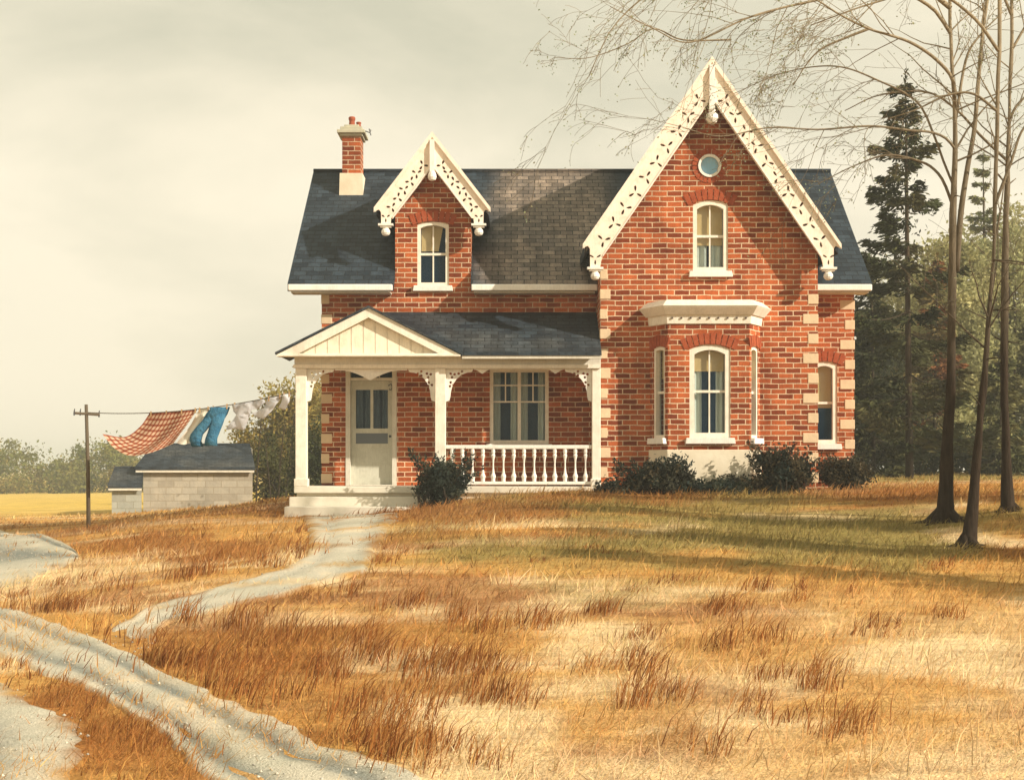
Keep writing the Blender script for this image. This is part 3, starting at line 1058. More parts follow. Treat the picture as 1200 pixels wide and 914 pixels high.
MB().lathe(cx_ - .05, cy_, [(.075, zt + .281), (.065, zt + .42), (.08, zt + .46), (.08, zt + .50), (.06, zt + .52)], 12).build('chimney_pot', M['terracotta'], ch)
MB().lathe(cx_ + .10, cy_ + .05, [(.06, zt + .281), (.05, zt + .36), (.065, zt + .39), (.05, zt + .41)], 10).build('chimney_pot', M['terracotta'], ch)
MB().tube([(chx1 + .08, chy0, zt + .13), (chx1 + .22, chy0, zt + .08), (chx1 + .24, chy0, zt + .14), (chx1 + .20, chy0, zt + .17), (chx1 + .24, chy0, zt + .02)], .012, 5).build('bracket', M['iron'], ch)

# --- bay window
bx = X(830.5, 29.45); by = 29.45
bf, bw_ = .81, 1.11
plan = [(bx - bw_, YG + .1), (bx - bw_, YG), (bx - bf, by), (bx + bf, by), (bx + bw_, YG), (bx + bw_, YG + .1)]
bz1 = Z(377, by)
cut = MB()
wz0 = Z(513, by); wh = Z(404, by) - wz0
wf3 = wframe((X(832, by), by, wz0), (1, 0, 0), (0, -1, 0))
cutter(cut, wf3, window(wf3, X(856, by) - X(808, by), wh, arch=.09, blind=.24, curtains=.27, fw=.10), .34)
sl = Vector((bw_ - bf, YG - by, 0)); sll = sl.length; sln = sl.normalized()
for sg in (-1, 1):
    U = Vector((sln.x, sg * sln.y, 0)) if sg > 0 else Vector((sln.x, -sln.y, 0))
    N = Vector((sg * sln.y, -sln.x, 0))
    mid_ = Vector((bx + sg * (bf + bw_) / 2, (by + YG) / 2, wz0))
    f_ = wframe(mid_, U, N)
    cutter(cut, f_, window(f_, .40, wh - .02, arch=.03, style='narrow', blind=.32, fw=.06, lintel=True, sill=True), .24)
pl3 = lambda u, v, w: Vector((u, v, w))
bay = MB().prism(plan, pl3, .5, bz1).build('bay', M['brick'], house, cut=cut)


def offplan(o):
    return [(bx - bw_ - o, YG - .004), (bx - bf - o * .55, by - o), (bx + bf + o * .55, by - o), (bx + bw_ + o, YG - .004)]


bpz = Z(521, by)
MB().prism(offplan(.035), pl3, .5, bpz - .10).build('plinth', M['plaster'], bay, bevel=.012)


def tier(mb, layers):
    for k in range(len(layers) - 1):
        (o0, z0), (o1, z1) = layers[k], layers[k + 1]
        a, b = offplan(o0), offplan(o1)
        n = 4
        vs = [(x, y, z0) for x, y in a] + [(x, y, z1) for x, y in b]
        mb.add(vs, [(3, 2, 1, 0), (4, 5, 6, 7)] + [(i, (i + 1) % n, n + (i + 1) % n, n + i) for i in range(n)])


co_ = MB()
tier(co_, [(.03, bz1 - .04), (.05, bz1 + .13)])
tier(co_, [(.09, bz1 + .1305), (.20, bz1 + .26), (.23, bz1 + .30)])
tier(co_, [(.22, bz1 + .3005), (.05, bz1 + .43)])
cor = co_.build('cornice', M['white'], bay)
studm = mat('dark_stud', (.10, .07, .05), .8)
for k in range(9):
    u = bx - bf + .08 + (2 * bf - .16) * k / 8
    MB().box(u - .018, u + .018, by - .066, by - .05, bz1 + .05, bz1 + .085).build('cornice_stud', studm, bay)

# --- porch
FZ = 1.27
px0, px1 = X(345, 29.8), xc - gw - .01
porch = MB().box(px0, px1, 29.72, YW - .004, FZ - .13, FZ).build('porch', M['step'], house, bevel=.015)
MB().box(px0 + .05, px1 - .002, 29.80, YW - .006, .3, FZ - .132).build('porch_base', M['plaster'], porch)
sx1 = X(490, 29.4)
MB().box(px0 - .04, sx1, 29.36, 29.715, .3, FZ - .20).build('step', M['step'], porch, bevel=.015)
MB().box(px0 - .08, sx1 + .05, 28.98, 29.357, .3, FZ - .38).build('step', M['step'], porch, bevel=.015)
YP = 29.86
bz0, bz1p = Z(432, YP), Z(413.5, YP)
posts = [(X(347, YP), X(360, YP)), (X(510, YP), X(522.5, YP)), (X(693.5, YP), px1 - .0)]
for k, (a, b) in enumerate(posts):
    c, h_ = (a + b) / 2, (b - a) / 2
    pm = MB()
    pm.box(c - h_, c + h_, YP - h_, YP + h_, FZ + .002, bz0 - .002)
    pm.box(c - h_ - .025, min(c + h_ + .025, px1 + .004), YP - h_ - .025, YP + h_ + .025, FZ + .001, FZ + .16)
    pm.build('post', M['white'], porch, bevel=.012)
bm_ = MB()
bm_.box(posts[0][0] - .02, px1, YP - .11, YP + .11, bz0, bz1p)
bm_.box(posts[0][0] - .02, posts[0][0] + .2, YP + .111, YW - .005, bz0, bz1p)
bm_.build('beam', M['greywood'], porch, bevel=.01)
b2 = MB().box(posts[0][0] - .04, px1 + .0, YP - .135, YP - .1125, bz0, bz0 + .07)
b2.build('beam_moulding', M['white'], porch)
# ceiling of the porch
MB().box(posts[0][0] + .21, px1 - .004, YP + .112, YW - .006, bz1p - .04, bz1p - .01).build('porch_ceiling', M['greywood'], porch)
# lean-to roof
ey, ez = 29.46, Z(412.5, 29.46)
ty, tz = YW - .004, Z(366, YW)
pmx = X(432, 29.45); pap = Z(358, 29.42); phw = 109.5 * 29.42 / F
pslope = (pap - ez) / phw
MB().prism([(ey, ez), (ty, tz), (ty, tz - .12), (ey, ez - .07)], lambda u, v, w: Vector((w, u, v)), pmx, px1 + .0).build('porch_roof', M['slate2'], porch,
    cut=MB().prism([(pmx - phw, ez - .3), (pmx + phw - .01, ez - .3), (pmx + phw - .01, ez - .02), (pmx, pap - .03), (pmx - phw, ez - .02)], lambda u, v, w: Vector((u, w, v)), 29.2, YW - .1))
fl = MB().box(pmx + phw, px1 - .002, ey + .02, ey + .12, ez - .13, ez - .072); fl.build('porch_gutter', M['greywood'], porch)
# small front pediment over the steps
pr = MB().prism([(pmx - phw, ez - .01), (pmx, pap), (pmx + phw, ez - .01), (pmx + phw, ez - .05), (pmx, pap - .05), (pmx - phw, ez - .05)],
                lambda u, v, w: Vector((u, w, v)), 29.40, YW - .003)
pr.build('pediment_roof', M['slate2'], porch)
rk = MB()
inn_s = .17
rk.ring([(pmx - phw + .03, ez - .055), (pmx + phw - .03, ez - .055), (pmx, pap - .052)],
        [(pmx - phw + .46, ez - .03), (pmx + phw - .46, ez - .03), (pmx, pap - .235)], front(29.44), -.06, .0)
rk.build('pediment_trim', M['white'], porch)
ty_ = MB()
nb = 13
x0t, x1t = pmx - phw + .3, pmx + phw - .3
for k in range(nb):
    a = x0t + (x1t - x0t) * k / nb + .006; b = x0t + (x1t - x0t) * (k + 1) / nb - .006
    za = lambda x: pap - .15 - pslope * abs(x - pmx)
    pts = [(a, ez - .05), (b, ez - .05), (b, za(b))]
    if a < pmx < b: pts.append((pmx, za(pmx)))
    pts.append((a, za(a)))
    ty_.prism(pts, front(29.56), -.02, .0)
ty_.prism([(x0t, ez - .049), (x1t, ez - .049), (pmx, pap - .2)], front(29.59), -.02, .0)
ty_.build('pediment_boards', paint_mat('cream_boards', (.90, .80, .62)), porch)
ps = MB().box(pmx - phw + .03, pmx + phw - .03, 29.40, YP - .12, ez - .085, ez - .057); ps.build('pediment_soffit', M['white'], porch)


# fretwork brackets and valance
def bracket(x, sg, yb, L=.50, H=.66):
    pts = [(0, 0), (0, -H)]
    pts.append((.07, -H + .02))
    for k in range(9):
        t = k / 8 * math.pi / 2
        pts.append((.09 + (L - .09) * (1 - math.cos(t)), -H + .10 + (H - .17) * math.sin(t)))
    pts += [(L + .03, -.05), (L + .05, 0)]
    cut = MB()
    for cx0, cz0, a in ((.13, -.13, 20), (.30, -.10, 60), (.11, -.32, 110)):
        for q_ in range(3):
            cut.prism(leaf_pts(x + sg * cx0, bz0 + cz0, R(a + 120 * q_), .075, .022), front(yb), -.1, .1)
    P2 = [(x + sg * u, bz0 - .003 + v) for u, v in pts]
    MB().prism(P2 if sg < 0 else P2[::-1], front(yb), -.02, .02).build('bracket', M['whitetrim'], porch, cut=cut)


bracket(posts[0][1] + .002, 1, YP); bracket(posts[1][0] - .002, -1, YP); bracket(posts[1][1] + .002, 1, YP); bracket(posts[2][0] - .002, -1, YP)


def valance(x0, x1, drops, base=.035):
    n = 60
    xs = [x0 + (x1 - x0) * k / n for k in range(n + 1)]
    low = []
    for x in xs:
        v = base
        for c, w_, h_ in drops:
            t = abs(x - c) / w_
            if t < 1: v = max(v, base + h_ * (1 - t) ** 1.6)
        low.append((x, bz0 - .004 - v))
    pts = [(x1, bz0 - .004), (x0, bz0 - .004)] + low
    MB().prism(pts, front(YP), -.015, .015).build('valance', M['whitetrim'], porch)


v0, v1 = posts[0][1] + .56, posts[1][0] - .56
valance(v0, v1, [((v0 + v1) / 2 - .02, .55, .20)])
v0, v1 = posts[1][1] + .56, posts[2][0] - .56
valance(v0, v1, [(v0 + .17, .16, .09), (v1 - .17, .16, .09)], .018)
# railing
ra, rb_ = posts[1][1] + .002, posts[2][0] - .002
zr = Z(521.5, YP)
rl = MB(); rl.box(ra, rb_, YP - .045, YP + .045, zr - .075, zr); rl.build('top_rail', M['whitetrim'], porch, bevel=.012)
zb = FZ + .10
rl = MB(); rl.box(ra, rb_, YP - .04, YP + .04, zb - .06, zb); rl.build('bottom_rail', M['whitetrim'], porch, bevel=.01)
NB = 14
for k in range(NB):
    u = ra + (rb_ - ra) * (k + .6) / (NB + .2)
    h_ = zr - .075 - zb
    pf = [(.042, 0.002), (.042, .10), (.05, .11), (.055, .17), (.030, .26), (.018, .42), (.016, .55), (.022, .66), (.045, .80), (.03, .84), (.04, .88), (.04, .998)]
    MB().lathe(u, YP, [(r, zb + t * h_) for r, t in pf], 10).build('baluster', M['whitetrim'], porch, smooth=False)


# ------------------------------------------------------------------ foliage helpers
def rand_unit(n):
    v = rng.normal(size=(n, 3)); return v / np.linalg.norm(v, axis=1)[:, None]


def leaf_quads(cent, size, col, dirs=None, aspect=.5, jit=.25, flat=0.):
    """diamond leaves: cent (n,3), size (n,), dirs = leaf axis"""
    n = len(cent)
    d = rand_unit(n) if dirs is None else dirs + rng.normal(size=(n, 3)) * .001
    d = d / np.linalg.norm(d, axis=1)[:, None]
    r = rand_unit(n)
    if flat: r = r * (1 - flat) + np.array((0, 0, 1.)) * flat * np.sign(r[:, 2:3])
    s = np.cross(d, r); s /= np.linalg.norm(s, axis=1)[:, None] + 1e-9
    a = size[:, None] * d; b = size[:, None] * aspect * s
    v = np.stack([cent - a * .5, cent + b * .5, cent + a * .5, cent - b * .5], 1)
    c = np.asarray(col)
    if c.ndim == 1: c = np.repeat(c[None], n, 0)
    c = c * (1 + jit * rng.uniform(-1, 1, (n, 1)))
    return v.reshape(-1, 3), np.repeat(c, 4, 0)


def leaf_obj(name, parts, m, parent=None, top=False):
    V = np.vstack([p[0] for p in parts]); C = np.clip(np.vstack([p[1] for p in parts]), .003, .9)
    n = len(V) // 4
    me = np_mesh(name, V, np.arange(len(V)), np.full(n, 4), C)
    return link(me, name, m, parent, top=top)


def clump_cloud(centers, radii, per, sizes, cols, aspect=.55, squash=.8, flat=0., shell=.0):
    parts = []
    for k, (c, r) in enumerate(zip(centers, radii)):
        n = max(4, int(per * rng.uniform(.7, 1.3)))
        p = rng.normal(size=(n, 3)) * .5
        if shell:
            ln = np.linalg.norm(p, axis=1)[:, None]; p = p / ln * (shell + (1 - shell) * np.minimum(ln, 1.3))
        p[:, 2] *= squash
        p = p * r + np.array(c)
        col = np.array(cols[rng.integers(len(cols))]) * rng.uniform(.75, 1.25)
        parts.append(leaf_quads(p, rng.uniform(sizes[0], sizes[1], n), col, aspect=aspect, flat=flat))
    return parts


def limb(mb, pts, r0, r1, sides=6, n=None):
    """smooth tapered limb through points; returns samples"""
    p = resample([tuple(q) for q in pts], n or max(6, len(pts) * 4))
    k = len(p)
    rad = [r0 + (r1 - r0) * (i / (k - 1)) for i in range(k)]
    mb.tube(p, rad, sides)
    return p, rad


def twigs(mb, p, rad, count, length, levels, spread=.7, grav=-.15, bias=(0, 0, 0), tips=None, start=.2, minr=.004):
    """random side shoots from a sampled limb"""
    n = len(p)
    for _ in range(count):
        i = int(n * random.uniform(start, .98)); i = min(max(i, 1), n - 1)
        t = Vector(p[i]) - Vector(p[i - 1])
        if t.length < 1e-6: continue
        t.normalize()
        side = Vector((random.gauss(0, 1), random.gauss(0, .8), random.gauss(0, 1)))
        d = (t * (1 - spread * .5) + side.normalized() * spread + Vector(bias)).normalized()
        L = length * random.uniform(.45, 1.1)
        q = [Vector(p[i])]
        k = 5
        for j in range(k):
            d = (d + Vector((random.gauss(0, .13), random.gauss(0, .13), random.gauss(0, .13) + grav * .25))).normalized()
            q.append(q[-1] + d * (L / k))
        r = min(rad[i] * .5, .012 + .010 * L)
        rr_ = [max(minr, r * (1 - j / k * .8)) for j in range(k + 1)]
        mb.tube(q, rr_, 4 if levels > 1 else 3, cap=False)
        if tips is not None: tips.append(q[-1]); tips.append(q[-2])
        if levels > 1:
            twigs(mb, [tuple(v) for v in q], rr_, random.randint(2, 4), L * .55, levels - 1, spread, grav, bias, tips, .15, minr)


def conifer(name, base, height, maxr, cols, label, first=.12, density=1.0, gap=.15, barkmat=None, seed=1, prof_pow=.8, needle=(.16, .30), ragged=.35, whorl=.42, group=None, top_bare=0.):
    r_ = random.Random(seed)
    root = empty(name, base, label, 'tree', group)
    b = Vector(base)
    lean = Vector((r_.uniform(-.02, .02), 0, 1))
    tk = MB(); tk.tube([b + lean * (height * t) - Vector((0, 0, .3 if t == 0 else 0)) for t in (0, .25, .5, .75, 1)],
                       [height * .011, height * .008, height * .006, height * .004, .01], 7)
    parts = []
    z = height * first
    while z < height * .985:
        f = z / height
        rad = maxr * (1 - f) ** prof_pow + .12
        nb_ = r_.randint(3, 5)
        a0 = r_.uniform(0, 6.28)
        for k in range(nb_):
            if r_.random() < gap: continue
            az_ = a0 + 6.283 * k / nb_ + r_.uniform(-.4, .4)
            L = rad * r_.uniform(1 - ragged, 1.0 + ragged * .4)
            droop = r_.uniform(.10, .34) * (1.15 - f)
            o = b + lean * (z + r_.uniform(-.1, .1))
            dx, dy = math.cos(az_), math.sin(az_)
            npt = 6
            pts = [o + Vector((dx * L * t, dy * L * t, L * (-droop * math.sin(t * 2.3) + .16 * t * t))) for t in np.linspace(0, 1, npt)]
            tk.tube(pts, [.012 + .02 * L * .35 * (1 - i / npt) for i in range(npt)], 4, cap=False)
            col = np.array(cols[r_.randrange(len(cols))]) * r_.uniform(.7, 1.3)
            n = int(135 * L * density * r_.uniform(.6, 1.2)) + 14
            t = rng.uniform(.12, 1.02, n) ** .8
            ci = np.array([[*p] for p in pts])
            cen = np.stack([np.interp(t, np.linspace(0, 1, npt), ci[:, q]) for q in range(3)], -1)
            wid = .20 * L * (1.15 - t) + .06
            side = rng.normal(size=(n, 1)) * wid[:, None]
            perp = np.array((-dy, dx, 0.))
            cen = cen + perp * side
            cen[:, 2] -= np.abs(rng.normal(size=n)) * .17 * (.5 + L * .3)
            dirs = np.array((dx, dy, -.25)) + perp * np.sign(side) * .7 + rng.normal(size=(n, 3)) * .35
            parts.append(leaf_quads(cen, rng.uniform(*needle, n), col, dirs, aspect=.30, jit=.3))
        z += whorl * r_.uniform(.6, 1.4) * (1.2 - .6 * f)
    # leader shoots
    n = 26
    cen = np.array(b + lean * height)[None] + np.stack([rng.normal(size=n) * .05, rng.normal(size=n) * .05, rng.uniform(-.6, .1, n)], -1)
    parts.append(leaf_quads(cen, rng.uniform(.12, .22, n), cols[0], rng.normal(size=(n, 3)) * .5 + np.array((0, 0, 1)), aspect=.3))
    tk.build('trunk', barkmat or M['bark2'], root, smooth=True)
    leaf_obj('crown', parts, M['needle'], root)
    return root


def leafy_tree(name, base, crown, n_clump, per, size, cols, label, cat='tree', trunk_h=None, seed=1, r_clump=(.5, 1.0), group=None, trunk_r=.12, m=None, squash=.8, stems=1, twig=8):
    """crown: list of ellipsoids (cx, cy, cz, rx, ry, rz) relative to base"""
    r_ = random.Random(seed)
    random.seed(seed)
    root = empty(name, base, label, cat, group)
    b = Vector(base)
    cen, rad = [], []
    vol = np.array([e[3] * e[4] * e[5] for e in crown]); vol = vol / vol.sum()
    for _ in range(n_clump):
        e = crown[int(np.searchsorted(np.cumsum(vol), r_.random() * .9999))]
        d = Vector((r_.gauss(0, 1), r_.gauss(0, 1), r_.gauss(0, 1))).normalized() * (r_.random() ** .45)
        cen.append((b.x + e[0] + d.x * e[3], b.y + e[1] + d.y * e[4], b.z + e[2] + d.z * e[5]))
        rad.append(r_.uniform(*r_clump))
    tk = MB()
    for s_ in range(stems):
        off = Vector((r_.uniform(-.3, .3) * (stems > 1), r_.uniform(-.3, .3) * (stems > 1), 0))
        for j in range(max(3, twig // stems)):
            c = Vector(cen[r_.randrange(len(cen))])
            mid = b + off + Vector((0, 0, (c.z - b.z) * .45)) + Vector((r_.uniform(-.2, .2), r_.uniform(-.2, .2), 0))
            p, rd = limb(tk, [b + off - Vector((0, 0, .2)), mid, c], trunk_r * r_.uniform(.5, 1), .012, 5)
            twigs(tk, p, rd, 3, (c - b).length * .25, 2, .7, .0, start=.5)
    tk.build('trunk', M['bark2'], root, smooth=True)
    leaf_obj('crown', clump_cloud(cen, rad, per, size, cols, squash=squash), m or M['leaf'], root)
    return root


# ------------------------------------------------------------------ tall bare trees at the right
D1, D2, D3 = 22.5, 20.0, 22.6


def on_ground(px, d):
    x = X(px, d); return Vector((x, d, float(terrain(x, d))))


def pz(pts, d, dy=0.0):
    n = len(pts); out = []
    for i, q in enumerate(pts):
        dd = d + dy * (i / max(1, n - 1)) ** 1.2
        out.append(P(q[0], q[1], dd))
    return out


def leaf_dust(tips, n, cols, size=(.022, .045)):
    t = np.array([tuple(v) for v in tips])
    k = rng.integers(len(t), size=n)
    p = t[k] + rng.normal(size=(n, 3)) * .045
    return leaf_quads(p, rng.uniform(*size, n), np.array(cols)[rng.integers(len(cols), size=n)], aspect=.6)


def roots(mb, b, r, n, seed):
    rr_ = random.Random(seed)
    for k in range(n):
        a = 6.283 * k / n + rr_.uniform(-.4, .4); L = r * rr_.uniform(2.2, 4.0)
        q = [b + Vector((0, 0, r * 1.4))]
        for t in (.45, .75, 1.0):
            x, y = b.x + math.cos(a + t * .3) * L * t, b.y + math.sin(a + t * .3) * L * t
            q.append(Vector((x, y, float(terrain(x, y)) + r * .28 * (1 - t) - .02)))
        mb.tube(q, [r * .62, r * .38, r * .2, r * .06], 6)


def bare_tree(label, d, trunk, r0, r1, limbs, tw, seed, leaves=0, up=(0, 0, 4)):
    random.seed(seed)
    b = on_ground(trunk[0][0], d)
    root = empty('tall_tree', b, label, 'tree', 'tall bare trees on the lawn beside the house')
    tk = MB()
    pts = [b - Vector((0, 0, .25))] + pz(trunk[1:], d)
    top = pts[-1] + Vector(up)
    p = resample([tuple(q) for q in pts + [top]], 40)
    k = len(p); h = p[:, 2] - p[0, 2]
    rad = [r0 * .88 + (r1 - r0 * .88) * min(1, i / (k - 1) * 1.35) ** .62 for i in range(k)]
    rad = [r * (1 + .50 * math.exp(-max(0, hh - .15) / .22)) for r, hh in zip(rad, h)]
    tk.tube(p, rad, 12)
    tk.v = [(x_ + .022 * (vnoise(x_ * 9 + z_ * 1.3, z_ * 2.2, 83) - .5), y_ + .022 * (vnoise(y_ * 9 - z_, z_ * 2.6, 84) - .5), z_) for x_, y_, z_ in tk.v]
    roots(tk, b, r0, 5, seed)
    # stubs of broken branches
    for _ in range(7):
        i = random.randint(8, k - 8)
        v = Vector((random.uniform(-1, 1), random.uniform(-1, .3), random.uniform(-.1, .5))).normalized()
        tk.tube([Vector(p[i]), Vector(p[i]) + v * random.uniform(.15, .4)], [.014, .006], 4)
    tips = []
    twigs(tk, p, rad, tw, 1.8, 3, .85, .02, (-.1, 0, .15), tips, .55, minr=.003)
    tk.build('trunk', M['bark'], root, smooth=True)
    for L in limbs:
        br = MB()
        pts = pz(L['p'], d, L.get('dy', 0))
        q, rd = limb(br, pts, L['r'] * .8, L.get('r1', .010) * .7, 7, n=len(pts) * 5)
        twigs(br, q, rd, int(L.get('n', 14) * .62), L.get('len', 1.2), L.get('lv', 3), .75, L.get('g', -.25), L.get('bias', (-.35, 0, -.1)), tips, L.get('s', .25), .003)
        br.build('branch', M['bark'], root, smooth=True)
    if leaves:
        leaf_obj('leaves', [leaf_dust(tips, leaves, [(.30, .32, .17), (.34, .32, .17), (.26, .31, .20)])], M['leaf'], root)
    return root


bare_tree('tall bare tree with a forked trunk and a limb arching left over the gable', D1,
          [(1107, 606), (1109, 552), (1114, 450), (1116, 330), (1117, 240), (1120, 150), (1117, 90), (1114, 40), (1113, -20)], .150, .028,
          [dict(p=[(1121, 318), (1126, 250), (1134, 195), (1142, 150), (1147, 90), (1153, 29), (1162, -30), (1170, -90)], r=.06, r1=.02, n=16, len=1.3, bias=(0, 0, .1), s=.4, g=0),
           dict(p=[(1120, 130), (1117, 95), (1097, 70), (1069, 51), (1041, 41), (1018, 34), (985, 18), (945, -6), (880, -30)], r=.035, r1=.0074, n=26, len=2.0, dy=-.8),
           dict(p=[(1018, 34), (990, 45), (962, 58), (945, 76), (930, 100)], r=.03, n=9, len=.9, dy=.3),
           dict(p=[(1120, 176), (1108, 162), (1090, 155), (1066, 153), (1020, 148), (960, 152), (900, 150), (845, 160), (800, 150)], r=.026, r1=.008, n=22, len=1.5, dy=-1.0),
           dict(p=[(1119, 222), (1106, 190), (1095, 160), (1075, 120), (1030, 95), (980, 78), (920, 85), (860, 110)], r=.024, r1=.007, n=22, len=1.3, dy=.8),
           dict(p=[(1114, 40), (1090, 8), (1040, -12), (960, 0), (880, 20), (810, 50), (766, 34), (715, 8)], r=.035, r1=.008, n=28, len=1.6, dy=-1.4),
           dict(p=[(857, 47), (800, 47), (766, 34), (735, 52), (690, 68), (650, 68)], r=.018, r1=.006, n=14, len=.9, dy=-.3),
           dict(p=[(1114, 10), (1060, -30), (960, -60), (860, -50), (780, -20), (720, 30), (690, 90)], r=.05, r1=.01, n=30, len=1.7, dy=-1.0, g=-.5),
           dict(p=[(1118, 246), (1108, 218), (1098, 202), (1080, 190), (1040, 182), (1000, 195), (960, 215)], r=.03, r1=.008, n=12, len=.9, dy=.5),
           dict(p=[(1120, 140), (1132, 70), (1150, 40), (1175, 15)], r=.03, n=9, len=.9, bias=(.1, 0, .1)),
           ], 10, 5, leaves=3600)
bare_tree('slender dark bare tree leaning right, standing nearest of the three', D2,
          [(1133, 636), (1139, 600), (1147, 510), (1157, 400), (1164, 310), (1167, 200), (1170, 100), (1172, 0)], .118, .026,
          [dict(p=[(1166, 240), (1185, 190), (1200, 150), (1240, 110)], r=.03, n=10, len=1.0, bias=(.2, 0, 0)),
           dict(p=[(1168, 130), (1140, 110), (1110, 112), (1075, 128), (1040, 140)], r=.025, n=12, len=1.0),
           dict(p=[(1170, 60), (1140, 20), (1090, -10), (1020, 5), (950, 30)], r=.03, n=16, len=1.3),
           dict(p=[(1164, 290), (1170, 262), (1174, 235), (1178, 205)], r=.02, n=3, len=.4, lv=2)], 8, 9, leaves=350)
bare_tree('straight bare tree standing farthest right, its foot joined by a surface root', D3,
          [(1181, 590), (1180, 555), (1177, 450), (1178, 300), (1181, 200), (1184, 100), (1186, 0)], .110, .026,
          [dict(p=[(1182, 190), (1150, 160), (1120, 128), (1085, 108), (1030, 112), (990, 130)], r=.03, n=14, len=1.0, dy=.6),
           dict(p=[(1185, 60), (1210, 20), (1240, 0)], r=.03, n=8, len=1.0, bias=(.2, 0, 0)),
           dict(p=[(1183, 140), (1195, 120), (1225, 95)], r=.03, n=8, len=.9, bias=(.2, 0, 0)),
           dict(p=[(1186, 20), (1160, -30), (1100, -40), (1040, -10), (990, 40)], r=.03, n=14, len=1.2)], 8, 13, leaves=350)

# ------------------------------------------------------------------ evergreens and wood behind, right
def gpt(px, d):
    return on_ground(px, d)


dk = [(.036, .042, .014), (.055, .058, .020), (.075, .070, .026)]
conifer('spruce_tree', gpt(1066, 43), Z(84, 43) - gpt(1066, 43).z, 2.3, dk, 'tall ragged dark spruce rising above the right end of the roof', seed=4, gap=.24, first=.10, density=1.35, whorl=.60, ragged=.6, prof_pow=.62)
conifer('spruce_tree', gpt(1024, 48), 7.2, 1.8, [(.040, .044, .014), (.062, .060, .020)], 'dense dark evergreen close behind the right wall of the house', seed=8, gap=.05, first=.02, density=1.3, whorl=.36)
conifer('spruce_tree', gpt(1094, 52), Z(300, 52) - gpt(1094, 52).z, 1.6, [(.20, .15, .055), (.24, .10, .035), (.16, .14, .05)], 'smaller evergreen with rusty brown branches behind the forked tree', seed=15, gap=.15, first=.1, density=1.1, whorl=.42)
conifer('spruce_tree', gpt(1157, 66), Z(178, 66) - gpt(1157, 66).z, 2.3, [(.17, .18, .075), (.20, .20, .09)], 'pale slim spruce seen between the tall trunks on the right', seed=21, gap=.25, first=.12, density=1.0, whorl=.7, needle=(.2, .36))
conifer('spruce_tree', gpt(1172, 49), 4.2, 1.6, [(.11, .115, .04), (.14, .13, .05)], 'low dark evergreen behind the rightmost trunks', seed=27, gap=.10, first=.03, density=1.1, whorl=.36)
conifer('spruce_tree', gpt(1216, 55), 6.5, 2.0, [(.09, .10, .035), (.12, .12, .045)], 'dark evergreen cut by the right edge of the view', seed=33, gap=.15, first=.03, density=1.0, whorl=.46)
for px_, py_, h_, sd_, lab in ((9.6, 13.6, 6.0, 70, 'shortest evergreen outside the right edge of the view'), (11.4, 15.9, 7.0, 71, 'second evergreen outside the right edge of the view'),
                               (13.6, 18.0, 8.5, 72, 'third evergreen outside the right edge of the view'), (15.2, 20.4, 9.0, 73, 'tallest evergreen outside the right edge of the view')):
    conifer('spruce_tree', (px_, py_, float(terrain(px_, py_))), h_, .95, dk, lab, seed=sd_, gap=.05, first=.10, density=1.6, whorl=.34, prof_pow=.5)
pg = [(.34, .33, .15), (.38, .35, .17), (.29, .29, .13)]
leafy_tree('broadleaf_tree', gpt(1075, 72), [(0, 0, 6.0, 2.8, 2.2, 5.4), (2, .5, 3.4, 2.4, 2, 2.8)], 170, 110, (.16, .30), pg, 'pale green broadleaf tree behind the rusty evergreen', seed=3, r_clump=(.5, 1.0))
leafy_tree('broadleaf_tree', gpt(1135, 78), [(0, 0, 7.0, 2.6, 2.2, 6.6)], 150, 110, (.16, .30), [(.40, .38, .19), (.45, .41, .21)], 'pale hazy broadleaf tree seen between the two front trunks', seed=6, r_clump=(.5, 1.0))
leafy_tree('broadleaf_tree', gpt(1205, 76), [(0, 0, 7.6, 2.8, 2.2, 7.2)], 160, 110, (.16, .30), [(.36, .35, .17), (.40, .37, .18)], 'pale broadleaf tree at the right edge behind the evergreens', seed=16, r_clump=(.5, 1.0))
leafy_tree('broadleaf_tree', gpt(1118, 60), [(0, 0, 5.4, 1.7, 1.6, 4.6)], 110, 130, (.12, .26), [(.40, .37, .17), (.36, .35, .16)], 'pale yellowish tree just right of the forked trunk', seed=46, r_clump=(.35, .75))
leafy_tree('broadleaf_tree', gpt(1188, 62), [(0, 0, 5.8, 1.9, 1.6, 5.4)], 120, 130, (.12, .26), [(.36, .36, .17), (.40, .38, .18)], 'pale tree between the straight trunk and the right edge', seed=47, r_clump=(.35, .75))
leafy_tree('broadleaf_tree', gpt(1048, 66), [(0, 0, 4.4, 2.0, 1.6, 3.8)], 100, 130, (.12, .26), [(.26, .24, .10), (.30, .26, .11)], 'olive broadleaf tree behind the tall ragged spruce', seed=48, r_clump=(.35, .75))
leafy_tree('broadleaf_tree', gpt(1012, 60), [(0, 0, 3.2, 2.4, 1.8, 2.8)], 90, 110, (.13, .26), [(.05, .06, .025), (.075, .08, .03)], 'dark leafy tree showing just past the right corner of the house', seed=19, r_clump=(.45, .9))
for k, (px_, d_, w_, h_, lab) in enumerate([(1060, 50, 2.0, 1.5, 'dark rounded undergrowth bush beyond the lawn right of the house'), (1118, 56, 2.1, 1.7, 'dark undergrowth bush seen past the forked trunk'),
                                         (1160, 52, 1.8, 1.6, 'undergrowth bush seen between the leaning and the straight trunk'), (1206, 50, 1.8, 1.5, 'undergrowth bush at the right edge of the lawn')]):
    leafy_tree('bush', gpt(px_, d_), [(0, 0, h_ * .5, w_, 1.0, h_ * .6)], 60, 90, (.09, .18), [(.045, .058, .024), (.07, .08, .032)], lab, 'bush', seed=40 + k, r_clump=(.3, .6), trunk_r=.04, stems=2, group='bushes at the far side of the lawn')

